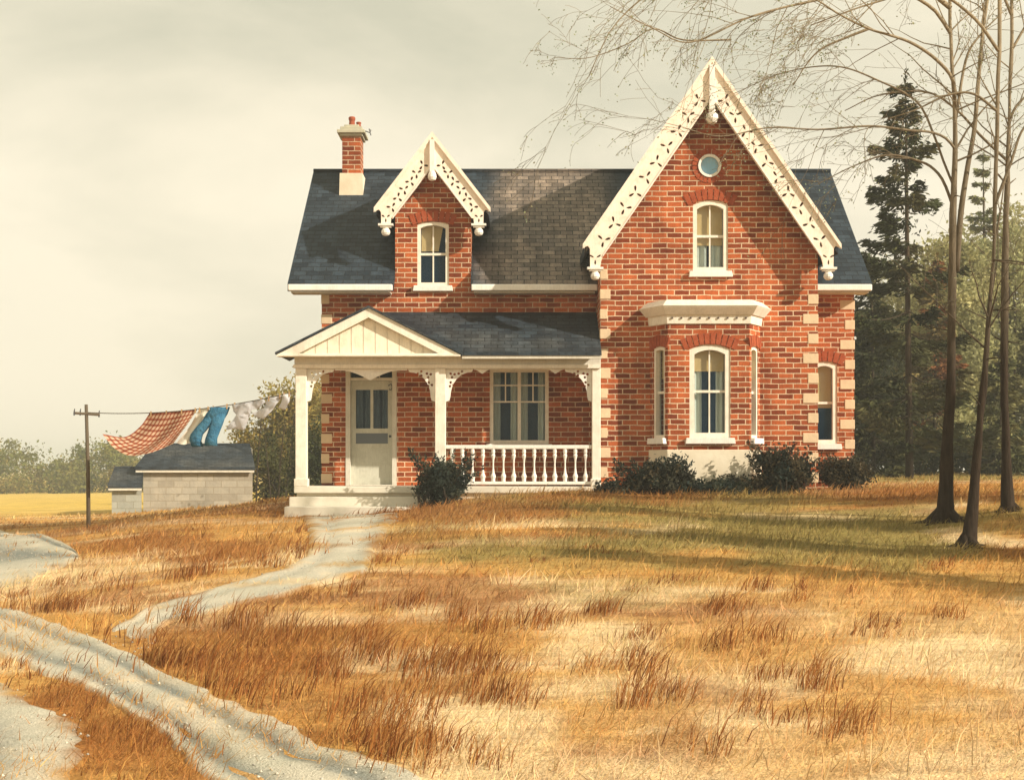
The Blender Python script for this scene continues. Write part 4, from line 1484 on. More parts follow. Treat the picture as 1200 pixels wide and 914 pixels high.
# ------------------------------------------------------------------ left background
ol = [(.32, .26, .075), (.25, .22, .065), (.36, .27, .08)]
leafy_tree('broadleaf_tree', gpt(348, 72), [(.4, 0, 3.9, 1.9, 1.5, 2.5), (-1.2, 0, 2.8, 1.8, 1.2, 2.0)], 130, 120, (.12, .24), ol, 'soft olive tree behind the left porch post', seed=51, r_clump=(.5, .9), twig=14)
leafy_tree('bush', gpt(322, 64), [(0, 0, 1.5, 1.5, 1.0, 1.5)], 60, 90, (.10, .2), [(.075, .08, .026), (.11, .105, .032)], 'dark green thicket with bare twigs just left of the porch', 'bush', seed=52, r_clump=(.4, .7), trunk_r=.05, stems=4, twig=20)
leafy_tree('bush', gpt(368, 56), [(0, 0, 1.3, 1.0, .9, 1.6)], 60, 90, (.09, .18), [(.04, .05, .020), (.06, .066, .024)], 'tall dark bush between the left porch post and the brick wall', 'bush', seed=53, r_clump=(.4, .7), trunk_r=.05, stems=3, twig=14)
# bare saplings in the thicket
random.seed(77)
sp = MB()
for px_ in (300, 318, 326, 334, 342):
    b = gpt(px_, 61); t = P(px_ + random.uniform(-22, 16), random.uniform(455, 500), 61)
    p_, r_2 = limb(sp, [b, (b + t) / 2 + Vector((random.uniform(-.1, .1), 0, 0)), t], .035, .008, 5)
    twigs(sp, p_, r_2, 9, .9, 2, .7, .05, start=.3)
o = sp.build('bare_thicket', M['bark2'], None, True, top=True)
tag(o, 'thin dark leafless saplings standing in front of the olive tree left of the porch', 'saplings')
# far wood at the left, one mass
cen, rad = [], []
r_ = random.Random(5)
for k in range(420):
    px_ = r_.uniform(-260, 290); d = r_.uniform(150, 178)
    hmax = 34 + 44 * vnoise(px_ / 70., 0., 61) + (18 if 95 < px_ < 150 else 0)
    hmax *= .86
    hmax *= .35 + .65 * float(sstep(360, 180, px_))
    base = terrain(X(px_, d), d)
    cen.append((X(px_, d), d, float(base) + r_.uniform(.0, 1) ** 1.1 * hmax * d / F)); rad.append(r_.uniform(.9, 2.0))
parts = clump_cloud(cen, rad, 150, (.22, .5), [(.20, .195, .05), (.25, .215, .055), (.155, .165, .045), (.28, .22, .06)])
o = leaf_obj('far_wood', parts, M['leaf']); tag(o, 'band of olive green trees beyond the yellow field', 'wood', kind='stuff')

# ------------------------------------------------------------------ sheds
stonewall = noise_mat('grey_stone_wall', (.46, .41, .32), (.34, .31, .25), 2.6, .95, .6, spec=.1)
stonewall2 = noise_mat('cool_grey_wall', (.40, .40, .34), (.30, .31, .27), 2.6, .95, .6, spec=.1)
for _m in (stonewall, stonewall2):
    _t = NT(_m); _o = _t.coord('UV')
    _b = _t.n('ShaderNodeTexBrick', offset=.5); _t.l(_o, _b.inputs['Vector'])
    _b.inputs['Scale'].default_value = 1; _b.inputs['Brick Width'].default_value = .62; _b.inputs['Row Height'].default_value = .27; _b.inputs['Mortar Size'].default_value = .02; _b.inputs['Mortar Smooth'].default_value = .5
    _b.inputs['Color1'].default_value = (1, 1, 1, 1); _b.inputs['Color2'].default_value = (.72, .70, .68, 1); _b.inputs['Mortar'].default_value = (.66, .62, .56, 1)
    _src = _t.b.inputs['Base Color'].links[0].from_socket
    _t.l(_t.mix(.85, _src, _b.outputs['Color'], 'MULTIPLY'), _t.b.inputs['Base Color'])
shedroof = slate_mat('shed_slate', (.008, .014, .022), (.030, .042, .054), (.11, .105, .09))


def shed(label, wl, wr, wt, rl0, rr0, rb, rt0, rt1, rt, d, dep, mw):
    """pixel columns / rows of wall and roof at distance d; the shed stands turned so that its right end is not seen"""
    x1 = X(wr, d)
    V = Vector((x1, d, 0)).normalized()          # depth direction of the shed
    U = Vector((V.y, -V.x, 0))                   # along its front
    O = Vector((x1, d, 0))

    def uat(px, v):                              # length along the front (at depth v) seen in column px
        k = (px - 600.0) / F
        Q = O + V * v
        return (k * Q.y - Q.x) / (U.x - k * U.y)

    def zat(py, u, v):
        Q = O + U * u + V * v
        return CZ + (HY - py) * Q.y / F
    u0, u1 = uat(wl, 0), 0.0
    c = O + U * (u0 / 2) + V * (dep / 2)
    b = Vector((c.x, c.y, float(terrain(c.x, c.y))))
    root = empty('stone_shed', b, label, 'shed')
    fr = lambda u, v, w: O + U * w + V * u + Vector((0, 0, v))
    zt_ = zat(wt, u0 / 2, 0); ve = -.25; vr = dep / 2
    ze = zat(rb, u0 / 2, ve); zr_ = zat(rt, u0 / 2, vr)
    MB().prism([(0, b.z - 1.2), (0, ze - .10), (vr, zr_ - .16), (dep, ze - .10), (dep, b.z - 1.2)], fr, u0, u1).build('wall', mw, root)
    ex0, ex1 = uat(rl0, ve), uat(rr0, ve)
    rx0, rx1 = uat(rt0, vr), uat(rt1, vr)
    vs = []
    for dz in (0, -.13):
        vs += [fr(ve, ze + dz, ex0), fr(ve, ze + dz, ex1), fr(vr, zr_ + dz, rx1), fr(vr, zr_ + dz, rx0), fr(dep + .25, ze + dz, ex1), fr(dep + .25, ze + dz, ex0)]
    r2 = MB().add(vs, [(0, 1, 2, 3), (3, 2, 4, 5), (6, 9, 8, 7), (9, 11, 10, 8), (0, 6, 7, 1), (5, 4, 10, 11), (0, 3, 9, 6), (3, 5, 11, 9), (1, 7, 8, 2), (2, 8, 10, 4)])
    rf = r2.build('roof', shedroof, root)
    MB().prism([(ve + .02, ze - .22), (ve + .06, ze - .22), (ve + .06, ze - .135), (ve + .02, ze - .135)], fr, ex0 + .03, ex1 - .03).build('fascia', M['greywood'], rf)
    MB().tube([fr(vr, zr_, rx0), fr(vr, zr_, rx1)], .06, 6).build('ridge_cap', shedroof, rf)
    return root


shed('long grey stone shed with a dark slate roof behind the washing', 168, 296, 546, 158, 299, 547, 179, 293, 521, 60, 4.4, stonewall)
shed('small low grey shed standing at the left end of the long stone shed', 131, 166, 567, 126, 167, 568, 134, 168, 548, 58.5, 3.0, stonewall2)

# ------------------------------------------------------------------ washing line
DP = 31.0
pb = on_ground(104, DP)
pole = empty('clothesline_pole', pb, 'thin weathered wooden post holding the far end of the washing line', 'pole')
ptop = P(101, 474, DP)
woodm = noise_mat('weathered_wood', (.15, .115, .075), (.09, .07, .045), 6, .9, .4, (6, 6, .6))
MB().tube([pb - Vector((0, 0, .3)), (pb + ptop) / 2 + Vector((.01, 0, 0)), ptop], [.046, .040, .034], 8).build('post', woodm, pole, True)
cbm = MB(); ca = P(87, 484, DP - .3); cb_ = P(116, 486, DP + .3)
cbm.tube([ca, cb_], .03, 6)
cbm.build('crossbar', woodm, pole)
for e_ in (ca, cb_, P(94, 484, DP - .15)):
    MB().tube([e_ + Vector((0, 0, -.05)), e_ + Vector((0, 0, .03)), e_ + Vector((.01, 0, .09))], [.02, .016, .008], 6).build('hook', M['iron'], pole)
LA = P(103, 483.5, DP - .05); LB = Vector((posts[0][0] + .02, YP - .13, Z(459, YP)))
linep = []
for t in np.linspace(0, 1, 60):
    v = LA.lerp(LB, float(t)); v.z -= .26 * 4 * t * (1 - t) * .62; linep.append(v)
o = MB().tube(linep, .010, 5, cap=True).build('clothesline', mat('rope', (.12, .10, .07), .9), None, True, top=True)
tag(o, 'thin sagging washing line strung from the post to the porch', 'clothesline')
lpx = [600 + v.x * F / v.y for v in linep]


def line_at(px):
    t = float(np.interp(px, lpx, range(60))); i = min(int(t), 58); f = t - i
    return linep[i].lerp(linep[i + 1], f)


def line_y(px):
    v = line_at(px); return HY - (v.z - CZ) * F / v.y


def curve(pts, t):
    return np.array([np.interp(t, np.linspace(0, 1, len(q)), q) for q in zip(*resample(pts, 40))]).T


def cloth(name, top, bottom, left, right, nu, nv, m, label, cat, ripple=.08, rep=3., dshift=.0, shear=.25):
    """Coons patch between four pixel-space borders; hangs at the line's distance and billows"""
    u = np.linspace(0, 1, nu); v = np.linspace(0, 1, nv)
    T, B, Lf, Rt = curve(top, u), curve(bottom, u), curve(left, v), curve(right, v)
    V = []
    for j in range(nv):
        for i in range(nu):
            s, t = u[i], v[j]
            p = (1 - t) * T[i] + t * B[i] + (1 - s) * Lf[j] + s * Rt[j] - ((1 - s) * (1 - t) * T[0] + s * (1 - t) * T[-1] + (1 - s) * t * B[0] + s * t * B[-1])
            d = line_at(T[i][0]).y + dshift + ripple * math.sin(s * rep * 6.28 + t * 2.2) * (.15 + .85 * t) - shear * t * t
            V.append(P(p[0], p[1], d))
    fs = [(j * nu + i, j * nu + i + 1, (j + 1) * nu + i + 1, (j + 1) * nu + i) for j in range(nv - 1) for i in range(nu - 1)]
    me = bpy.data.meshes.new(name); me.from_pydata([tuple(q) for q in V], [], fs); me.update()
    uv = me.uv_layers.new(name='UVMap')
    for p in me.polygons:
        for li in p.loop_indices:
            k = me.loops[li].vertex_index
            uv.data[li].uv = (u[k % nu], v[k // nu])
    o = link(me, name, m, None, True, top=True)
    tag(o, label, cat)
    return o


def check_mat():
    m = mat('red_check_cloth', (.5, .3, .2), .9, .1); t = NT(m)
    sep = t.n('ShaderNodeSeparateXYZ'); t.l(t.coord('UV'), sep.inputs[0])
    a = t.math('LESS_THAN', t.math('FRACT', t.math('MULTIPLY', sep.outputs[0], 13)), .42)
    b = t.math('LESS_THAN', t.math('FRACT', t.math('MULTIPLY', sep.outputs[1], 10)), .42)
    s = t.math('MULTIPLY', t.math('ADD', a, b), .5)
    c = t.ramp(s, [(0, (.72, .52, .36)), (.5, (.42, .15, .08)), (1, (.25, .055, .03))])
    t.l(c, t.b.inputs['Base Color'])
    tr = t.n('ShaderNodeBsdfTranslucent'); t.l(c, tr.inputs['Color'])
    mx = t.n('ShaderNodeMixShader'); mx.inputs[0].default_value = .3
    t.l(t.b.outputs[0], mx.inputs[1]); t.l(tr.outputs[0], mx.inputs[2]); t.l(mx.outputs[0], t.t.nodes['Material Output'].inputs['Surface'])
    return m


linen = noise_mat('white_linen', (.90, .90, .92), (.82, .83, .87), 4, .9, .3)
_t = NT(linen); _tr = _t.n('ShaderNodeBsdfTranslucent'); _tr.inputs[0].default_value = (.85, .85, .86, 1)
_mx = _t.n('ShaderNodeMixShader'); _mx.inputs[0].default_value = .45
_t.l(_t.b.outputs[0], _mx.inputs[1]); _t.l(_tr.outputs[0], _mx.inputs[2]); _t.l(_mx.outputs[0], _t.t.nodes['Material Output'].inputs['Surface'])
bl = cloth('checked_blanket', [(175, line_y(175) + .5), (203, line_y(203) + .5), (231, line_y(231) + .5)], [(120, 508.5), (134, 525), (153, 534), (178, 530), (203, 520)],
           [(175, line_y(175) + .5), (164, 500), (146, 512), (120, 508.5)], [(231, line_y(231) + .5), (219, 498), (210, 510), (203, 520)], 40, 30, check_mat(),
           'red and cream checked blanket billowing from the washing line', 'blanket', .10, 2.2)


creamlinen = noise_mat('cream_linen', (.82, .76, .62), (.74, .68, .54), 4, .9, .3)
cloth('cream_sheet', [(233, line_y(233) + .5), (239, line_y(239) + .5), (245, line_y(245) + .5)], [(207, 519), (215, 521), (226, 518)],
      [(233, line_y(233) + .5), (222, 500), (207, 519)], [(245, line_y(245) + .5), (235, 500), (226, 518)], 16, 20, creamlinen,
      'narrow cream sheet hanging between the checked blanket and the blue jeans', 'sheet', .05, 1.2, dshift=.15)


def loft(mb, rings, sides=14):
    """rings: (px, py, half width px, half depth m, dy)"""
    vs = []
    for px_, py_, hw_, hd, dy in rings:
        d = line_at(min(max(px_, 110), 340)).y + dy
        for k in range(sides):
            th = 2 * math.pi * k / sides
            p = P(px_ + hw_ * math.cos(th), py_ + .4 * math.sin(3 * th + py_), d)
            p.y += hd * math.sin(th); vs.append(p)
    n = len(rings)
    fs = [(i * sides + k, i * sides + (k + 1) % sides, (i + 1) * sides + (k + 1) % sides, (i + 1) * sides + k) for i in range(n - 1) for k in range(sides)]
    fs += [tuple(range(sides)), tuple((n - 1) * sides + k for k in range(sides))]
    mb.add(vs, fs)


denim = noise_mat('blue_denim', (.02, .105, .20), (.07, .21, .31), 4.5, .9, .9, bd=.06)
jn = MB()
ty = line_y(258)
loft(jn, [(258, ty + 1, 11.5, .06, 0), (257, ty + 4, 11.5, .09, 0), (254, ty + 9, 12.5, .11, 0), (251, ty + 14, 12.5, .10, 0), (249, ty + 17, 11, .08, 0)])
loft(jn, [(251, ty + 9, 8, .09, 0), (245, ty + 17, 8.5, .10, -.03), (237, ty + 25, 8, .10, -.08), (230.5, ty + 33, 7.4, .09, -.12), (229, ty + 40, 7, .09, -.12), (231.5, ty + 47, 7.2, .09, -.1)])
loft(jn, [(257, ty + 9, 8, .09, 0), (254, ty + 20, 7.6, .09, -.03), (250.5, ty + 30, 7.2, .09, -.06), (247.5, ty + 38, 7.2, .09, -.1), (247, ty + 46, 7.8, .09, -.1)])
o = jn.build('blue_jeans', denim, None, True, top=True); tag(o, 'pair of blue jeans hanging by the waist on the washing line', 'jeans')
bl2 = MB()
loft(bl2, [(267, ty + 2, 2, .02, -.02), (265, ty + 9, 1.2, .02, -.06), (263, ty + 15, 1.0, .02, -.08)], 6)


def garment(name, outline_px, label, cat, thick=.05):
    d0 = line_at(outline_px[0][0]).y
    mb = MB()
    n = len(outline_px)
    # puffed cloth: outline, inset ring and centre, both sides
    cx = sum(p[0] for p in outline_px) / n; cy = sum(p[1] for p in outline_px) / n
    pts = [P(a, b, line_at(min(a, 345)).y) for a, b in outline_px]
    mb.add([p + Vector((0, -.012, 0)) for p in pts] + [p + Vector((0, .012, 0)) for p in pts],
           [tuple(range(n)), tuple(range(2 * n - 1, n - 1, -1))] + [(i, n + i, n + (i + 1) % n, (i + 1) % n) for i in range(n)])
    me = mb.mesh(name)
    bm = bmesh.new(); bm.from_mesh(me)
    bmesh.ops.triangulate(bm, faces=bm.faces)
    for _ in range(2): bmesh.ops.subdivide_edges(bm, edges=bm.edges, cuts=1)
    for v in bm.verts:
        v.co.y += .035 * math.sin(v.co.x * 23 + v.co.z * 9) + .02 * math.sin(v.co.z * 31 + v.co.x * 5)
    bm.to_mesh(me); bm.free()
    face_uv(me)
    o = link(me, name, linen, None, True, top=True)
    return tag(o, label, cat)


L_ = lambda px, o=0: (px, line_y(px) + o)
garment('white_shirt', [L_(272, .5), L_(284, .5), L_(296, .5), L_(309, .5), (311, line_y(311) + 4), (304, 478), (295, 480.5), (291, 491), (286, 504), (275, 502.5), (264, 503.5), (271, 495), (277, 486), (273, 482)],
        'white shirt pegged beside the blue jeans with its tail blowing left', 'shirt')
garment('white_trousers', [L_(313, .5), L_(330, .5), L_(329, 4), (324, 474), (318, 482), (309, 491), (301, 489), (295, 484), (303, 481), (310, 478)],
        'white long underpants hanging between the shirt and the small cloth', 'underwear')
garment('white_cloth', [L_(332, .5), L_(340, .3), (339, 471), (334, 480), (326, 478), (329, 473)], 'small white cloth pegged nearest the porch post', 'cloth')

pegm = mat('wooden_peg', (.42, .27, .13), .8)


def pegs(name, cols):
    o = bpy.data.objects[name]
    for c in cols:
        v = line_at(c)
        MB().box(v.x - .012, v.x + .012, v.y - .022, v.y + .022, v.z - .075, v.z + .03).build('clothes_peg', pegm, o)


pegs('checked_blanket', (177, 195, 213, 229)); pegs('cream_sheet', (234, 244)); pegs('blue_jeans', (250, 266))
pegs('white_shirt', (275, 306)); pegs('white_trousers', (315, 328)); pegs('white_cloth', (333, 339))

# ------------------------------------------------------------------ foundation shrubs
def shrub(px_, d, w_, h_, cols, label, seed, n=75, per=90, sz=(.05, .10), lobes=None):
    b = on_ground(px_, d)
    lob = lobes or [(0, 0, h_ * .42, w_ * .8, .4, h_ * .5)]
    rt = leafy_tree('shrub', b, lob, n, per, sz, cols, label, 'shrub', seed=seed, r_clump=(.10, .22), trunk_r=.025, stems=5, twig=26, group='dark shrubs along the foot of the house', squash=.8)
    sprigs(rt, b, w_, h_, int(16 + 14 * w_), cols, seed + 5)


def sprigs(root, b, w_, h_, n, cols, seed):
    r_ = random.Random(seed); parts = []; tw = MB()
    for _ in range(n):
        a = r_.uniform(0, 6.28); o = Vector((b.x + math.cos(a) * w_ * r_.uniform(.1, .8), b.y + math.sin(a) * .3, b.z + h_ * r_.uniform(.3, .6)))
        d = Vector((math.cos(a) * .5 + r_.uniform(-.3, .3), math.sin(a) * .3, r_.uniform(.5, 1.1))).normalized()
        L = h_ * r_.uniform(.35, .75)
        tw.tube([o, o + d * L * .6, o + d * L + Vector((0, 0, -.03))], [.008, .005, .003], 4)
        k = int(16 + 26 * L); t = rng.uniform(.25, 1.05, k)
        cen = np.array(o)[None] + np.array(d)[None] * (L * t)[:, None] + rng.normal(size=(k, 3)) * .028
        parts.append(leaf_quads(cen, rng.uniform(.05, .11, k), np.array(cols[r_.randrange(len(cols))]), np.array(d)[None] * .6 + rng.normal(size=(k, 3)) * .7, aspect=.45))
    tw.build('sprig', M['bark2'], root)
    leaf_obj('sprig_leaves', parts, M['leaf'], root)


sd = [(.026, .040, .034), (.040, .052, .038), (.075, .080, .050), (.026, .034, .022)]
sd2 = [(.034, .034, .024), (.050, .048, .030), (.10, .080, .045)]
shrub(517, 29.1, .58, .95, sd, 'blue green shrub growing beside the porch steps', 61)
shrub(765, 28.95, .95, .62, sd + sd2, 'low spreading shrub below the left side of the bay window', 62, n=95, lobes=[(.25, 0, .28, .62, .35, .36), (-.55, 0, .14, .55, .3, .18)])
shrub(915, 28.95, .75, .9, sd2 + sd[:1], 'thick dark shrub right of the bay window', 63, n=95, lobes=[(.0, 0, .40, .62, .4, .48), (-.6, 0, .18, .45, .3, .22)])
shrub(990, 30.5, .62, .65, sd2, 'brownish shrub under the narrow window at the right end of the house', 64)
shrub(842, 28.8, .62, .22, sd, 'low creeping shrub at the foot of the bay window plinth', 65, n=50, lobes=[(0, 0, .08, .62, .25, .12)])

# ------------------------------------------------------------------ grass
def in_house(x, y):
    a = (x > px0 - .15) & (x < px1) & (y > 28.95) & (y < 40)
    b = (x > xc - gw - .05) & (x < XR + .05) & (y > 30) & (y < 40)
    c = (x > bx - 1.2) & (x < bx + 1.2) & (y > 29.38) & (y < 40)
    d = (x > px0 - .15) & (x < sx1 + .1) & (y > 28.9) & (y < 40)
    a = (x > px0 - .1) & (x < px1 + .1) & (y > 29.65) & (y < 40)
    return a | b | c | d


def blades(x, y, h, w, lean, cols, tri=False, z0=None):
    n = len(x)
    z = terrain(x, y) - .01 if z0 is None else z0
    a = rng.uniform(0, 2 * np.pi, n)
    s = np.stack([np.cos(a), np.sin(a) * .6, np.zeros(n)], -1) * (w / 2)[:, None]
    b = np.stack([x, y, z], -1)
    tip = b + np.stack([lean[:, 0] * h, lean[:, 1] * h, h], -1)
    if tri:
        V = np.stack([b - s, b + s, tip], 1).reshape(-1, 3)
        return V, np.repeat(cols, 3, 0), 'tri'
    m_ = b + np.stack([lean[:, 0] * h * .32, lean[:, 1] * h * .32, h * .58], -1)
    V = np.stack([b - s, b + s, m_ + s * .75, m_ - s * .75, tip], 1).reshape(-1, 3)
    return V, np.repeat(cols, 5, 0), 'five'


def blade_obj(name, sets, label):
    Vs, Cs, F_, L_n, k = [], [], [], [], 0
    for V, C, typ in sets:
        Vs.append(V); Cs.append(C)
        if typ == 'tri':
            n = len(V) // 3
            F_.append(np.arange(len(V)) + k); L_n.append(np.full(n, 3))
        else:
            n = len(V) // 5
            q = (np.arange(n) * 5)[:, None] + np.array((0, 1, 2, 3, 3, 2, 4))[None] + k
            F_.append(q.ravel()); L_n.append(np.tile((4, 3), n))
        k += len(V)
    me = np_mesh(name, np.vstack(Vs), np.concatenate(F_), np.concatenate(L_n), np.clip(np.vstack(Cs), .004, .9))
    o = link(me, name, M['blade'])
    return tag(o, label, 'grass', kind='stuff')


# short dry turf
sets = []
for (d0, d1, dens, hh, ww) in ((6.5, 11, 2100, .085, .0075), (11, 16, 1150, .09, .011), (16, 23, 600, .09, .016), (23, 34, 260, .085, .022), (34, 62, 40, .09, .04)):
    half = .40
    area = half * (d1 * d1 - d0 * d0)
    n = int(area * dens)
    d = np.sqrt(rng.uniform(d0 * d0, d1 * d1, n)); x = rng.uniform(-half, half, n) * d
    ok = (~inside_any(x, d) | (rng.uniform(size=n) < .05) | growing(x, d, .5)) & ~in_house(x, d)
    x, d = x[ok], d[ok]
    c = ground_col(x, d)
    lum = c.sum(1)
    den = .35 + .65 * sstep(.95, .45, lum)          # pale patches are thin
    keep = rng.uniform(size=len(x)) < den
    x, d, c = x[keep], d[keep], c[keep]; n = len(x)
    h = hh * rng.uniform(.3, 1.4, n) ** 1.4 * (.35 + 1.3 * fbm(x * .9, d * .9, 31))
    lean = np.stack([rng.normal(.45, .75, n), rng.normal(0, .6, n)], -1)
    c = c * rng.choice([.5, .75, .95, 1.1, 1.3], (n, 1), p=[.08, .20, .34, .26, .12]) * rng.uniform(.85, 1.15, (n, 1)) * (1 + rng.uniform(-.08, .08, (n, 3)))
    sets.append(blades(x, d, h, ww * rng.uniform(.6, 1.3, n), lean, c, tri=True))
# taller single stems scattered everywhere
n = 9000
d = np.sqrt(rng.uniform(49, 30 ** 2, n)); x = rng.uniform(-.40, .40, n) * d
ok = ~inside_any(x, d) & ~in_house(x, d) & (fbm(x * .8, d * .8, 33) > .46)
x, d = x[ok], d[ok]; n = len(x)
sets.append(blades(x, d, rng.uniform(.08, .24, n), .005 + .0004 * d, np.stack([rng.normal(.4, .4, n), rng.normal(0, .3, n)], -1), ground_col(x, d) * rng.uniform(.45, 1.1, (n, 1))))
blade_obj('short_grass', sets, 'short dry golden turf covering the lawn')

# tall rust coloured tufts: bands as seen, each with its own length and thickness
bands = [
    ([(20, 716), (60, 718), (105, 722), (160, 722)], 900, .34, 1.), ([(20, 700), (60, 688), (110, 676)], 260, .26, .8), ([(60, 668), (95, 655), (130, 640)], 260, .2, .6),
    ([(120, 694), (180, 686), (250, 672), (330, 655), (370, 640)], 1300, .30, 1.), ([(150, 665), (210, 650), (250, 640)], 160, .2, .6),
    ([(240, 660), (310, 635), (360, 622)], 380, .22, .7),
    ([(108, 745), (160, 762), (200, 784), (240, 800)], 1500, .34, 1.2), ([(230, 800), (300, 830), (380, 858), (430, 880)], 1400, .30, 1.2),
    ([(190, 722), (250, 730), (310, 742), (360, 740)], 1000, .36, 1.2), ([(300, 755), (360, 770), (430, 790), (470, 800)], 1000, .34, 1.4),
    ([(420, 880), (480, 895), (530, 900), (560, 895)], 1100, .34, 1.),
    ([(360, 745), (400, 752), (440, 752)], 500, .34, .8), ([(440, 770), (480, 778), (520, 774)], 480, .34, .7),
    ([(350, 700), (400, 700), (430, 692)], 300, .25, .9), ([(430, 705), (480, 712), (520, 700)], 350, .28, .9),
    ([(520, 722), (550, 738), (590, 738), (640, 730)], 800, .34, .8), ([(640, 728), (690, 722), (720, 718)], 350, .28, .7),
    ([(500, 776), (540, 782), (575, 795), (610, 822), (640, 832)], 1000, .36, .8), ([(545, 812), (590, 825)], 200, .26, .6),
    ([(470, 820), (500, 822), (420, 830)], 400, .3, .8), ([(400, 838), (440, 834), (400, 842)], 350, .3, .8),
    ([(655, 785), (700, 785), (740, 782), (765, 770)], 420, .24, .6), ([(725, 748), (770, 750)], 260, .26, .5),
    ([(750, 815), (785, 825), (815, 825)], 420, .36, .7), ([(800, 705), (850, 718), (890, 708)], 420, .26, 1.), ([(860, 690), (920, 692)], 200, .25, .7),
    ([(930, 705), (980, 696), (1040, 688)], 280, .22, .8), ([(1000, 742), (1060, 738), (1100, 730), (1150, 722)], 420, .28, .7),
    ([(800, 760), (860, 765), (900, 750)], 480, .3, .9), ([(875, 802), (920, 800), (970, 790)], 480, .32, .7),
    ([(890, 825), (940, 838), (985, 845), (1040, 835)], 380, .3, .9), ([(800, 872), (845, 872)], 130, .3, .6), ([(960, 862), (985, 850)], 160, .3, .5),
    ([(1085, 665), (1150, 662)], 180, .18, .5), ([(690, 690), (760, 690), (800, 680)], 280, .18, .8),
    ([(-20, 778), (30, 790), (80, 806), (130, 832), (180, 862), (225, 900)], 1500, .17, .9), ([(100, 850), (120, 880), (160, 905)], 500, .14, 1.2), ([(10, 798), (60, 825), (95, 850)], 300, .12, .8),
    ([(342, 596), (352, 604), (372, 612)], 220, .24, .4), ([(430, 668), (460, 655), (500, 650)], 240, .16, .7), ([(450, 640), (480, 645), (530, 640)], 220, .16, .7),
    ([(440, 602), (470, 600), (490, 596)], 160, .22, .4), ([(300, 590), (330, 585), (345, 582)], 260, .3, .7), ([(95, 622), (130, 622), (115, 628)], 160, .2, .5),
    ([(520, 590), (600, 584), (690, 577)], 340, .10, .5), ([(960, 562), (1020, 562)], 120, .12, .5), ([(600, 655), (680, 640), (740, 650)], 260, .12, .9),
    ([(480, 620), (560, 612), (640, 606)], 260, .12, .9),
]
sets = []
rust = np.array([(.28, .105, .028), (.20, .07, .02), (.40, .20, .065), (.36, .15, .04), (.15, .055, .02), (.46, .26, .09)])
for pts, n, hh, spread in bands:
    w_ = np.array([tuple(ground(a, b))[:2] for a, b in pts])
    c = resample(w_, 60)
    n = int(n * .46)
    # gather into small tussocks along the band
    nt = max(4, n // 26)
    tx = rng.uniform(0, 59, nt)
    cx_ = np.stack([np.interp(tx, range(60), c[:, k]) for k in (0, 1)], -1) + rng.normal(size=(nt, 2)) * np.array((.14, .30)) * spread
    k = rng.integers(nt, size=n)
    p = cx_[k] + rng.normal(size=(n, 2)) * .075
    th = rng.uniform(.6, 1.15, nt)[k]
    x, y = p[:, 0], p[:, 1]
    ok = ~in_house(x, y)
    edge = inside_any(x, y) & (rng.uniform(size=n) < .75)
    ok &= ~edge
    x, y, th = x[ok], y[ok], th[ok]; n = len(x)
    h = hh * .80 * th * rng.uniform(.35, 1.15, n)
    lean = np.stack([rng.normal(.42, .28, n), rng.normal(-.05, .2, n)], -1)
    col = rust[rng.integers(len(rust), size=n)] * rng.uniform(.8, 1.3, (n, 1))
    wd = np.clip(.004 + .00048 * y, .006, .03) * rng.uniform(.6, 1.25, n)
    sets.append(blades(x, y, h, wd, lean, col))
blade_obj('tall_grass', sets, 'rust brown tussocks of tall dry grass across the lawn and along the drive')

# ------------------------------------------------------------------ air
HAZE = .0013
hz = MB().box(-1600, 1600, -130, 1900, -9, 19).build('haze', None)
hm = bpy.data.materials.new('haze_air'); hm.use_nodes = True
hn = hm.node_tree; hn.nodes.remove(hn.nodes['Principled BSDF'])
pv = hn.nodes.new('ShaderNodeVolumePrincipled'); pv.inputs['Color'].default_value = (.95, .96, .88, 1); pv.inputs['Density'].default_value = HAZE
hn.links.new(pv.outputs[0], hn.nodes['Material Output'].inputs['Volume'])
hz.data.materials.append(hm); tag(hz, 'thin pale haze in the air', 'haze', kind='stuff')

# loose stones on the drive and the walk
pv_, pf_, pc_, k0 = [], [], [], 0
n = 9000
d = np.sqrt(rng.uniform(7.0 ** 2, 29 ** 2, n)); x = rng.uniform(-.37, -.06, n) * d
ok = inside_any(x, d); x, d = x[ok], d[ok]; n = len(x)
r_s = (.005 + .008 * rng.uniform(0, 1, n) ** 3) * (1 + d * .015)
z_s = terrain(x, d) + .018
oct_v = np.array([(1, 0, 0), (0, 1, 0), (-1, 0, 0), (0, -1, 0), (0, 0, .8), (0, 0, -.8)], float)
oct_f = np.array([(0, 1, 4), (1, 2, 4), (2, 3, 4), (3, 0, 4), (1, 0, 5), (2, 1, 5), (3, 2, 5), (0, 3, 5)])
V = np.stack([x, d, z_s], -1)[:, None] + oct_v[None] * r_s[:, None, None] * rng.uniform(.6, 1.3, (n, 6, 1))
Fq = (oct_f[None] + 6 * np.arange(n)[:, None, None]).reshape(-1)
cc_ = np.array([(.50, .46, .37), (.40, .38, .32), (.56, .51, .41), (.34, .32, .27), (.46, .40, .31)])[rng.integers(5, size=n)] * rng.uniform(.7, 1.15, (n, 1))
me = np_mesh('gravel_stones', V.reshape(-1, 3), Fq, np.full(n * 8, 3), np.repeat(cc_, 6, 0))
o = link(me, 'gravel_stones', attr_mat('loose_stones', .9)); tag(o, 'loose small stones on the drive and the walk', 'gravel', kind='stuff')

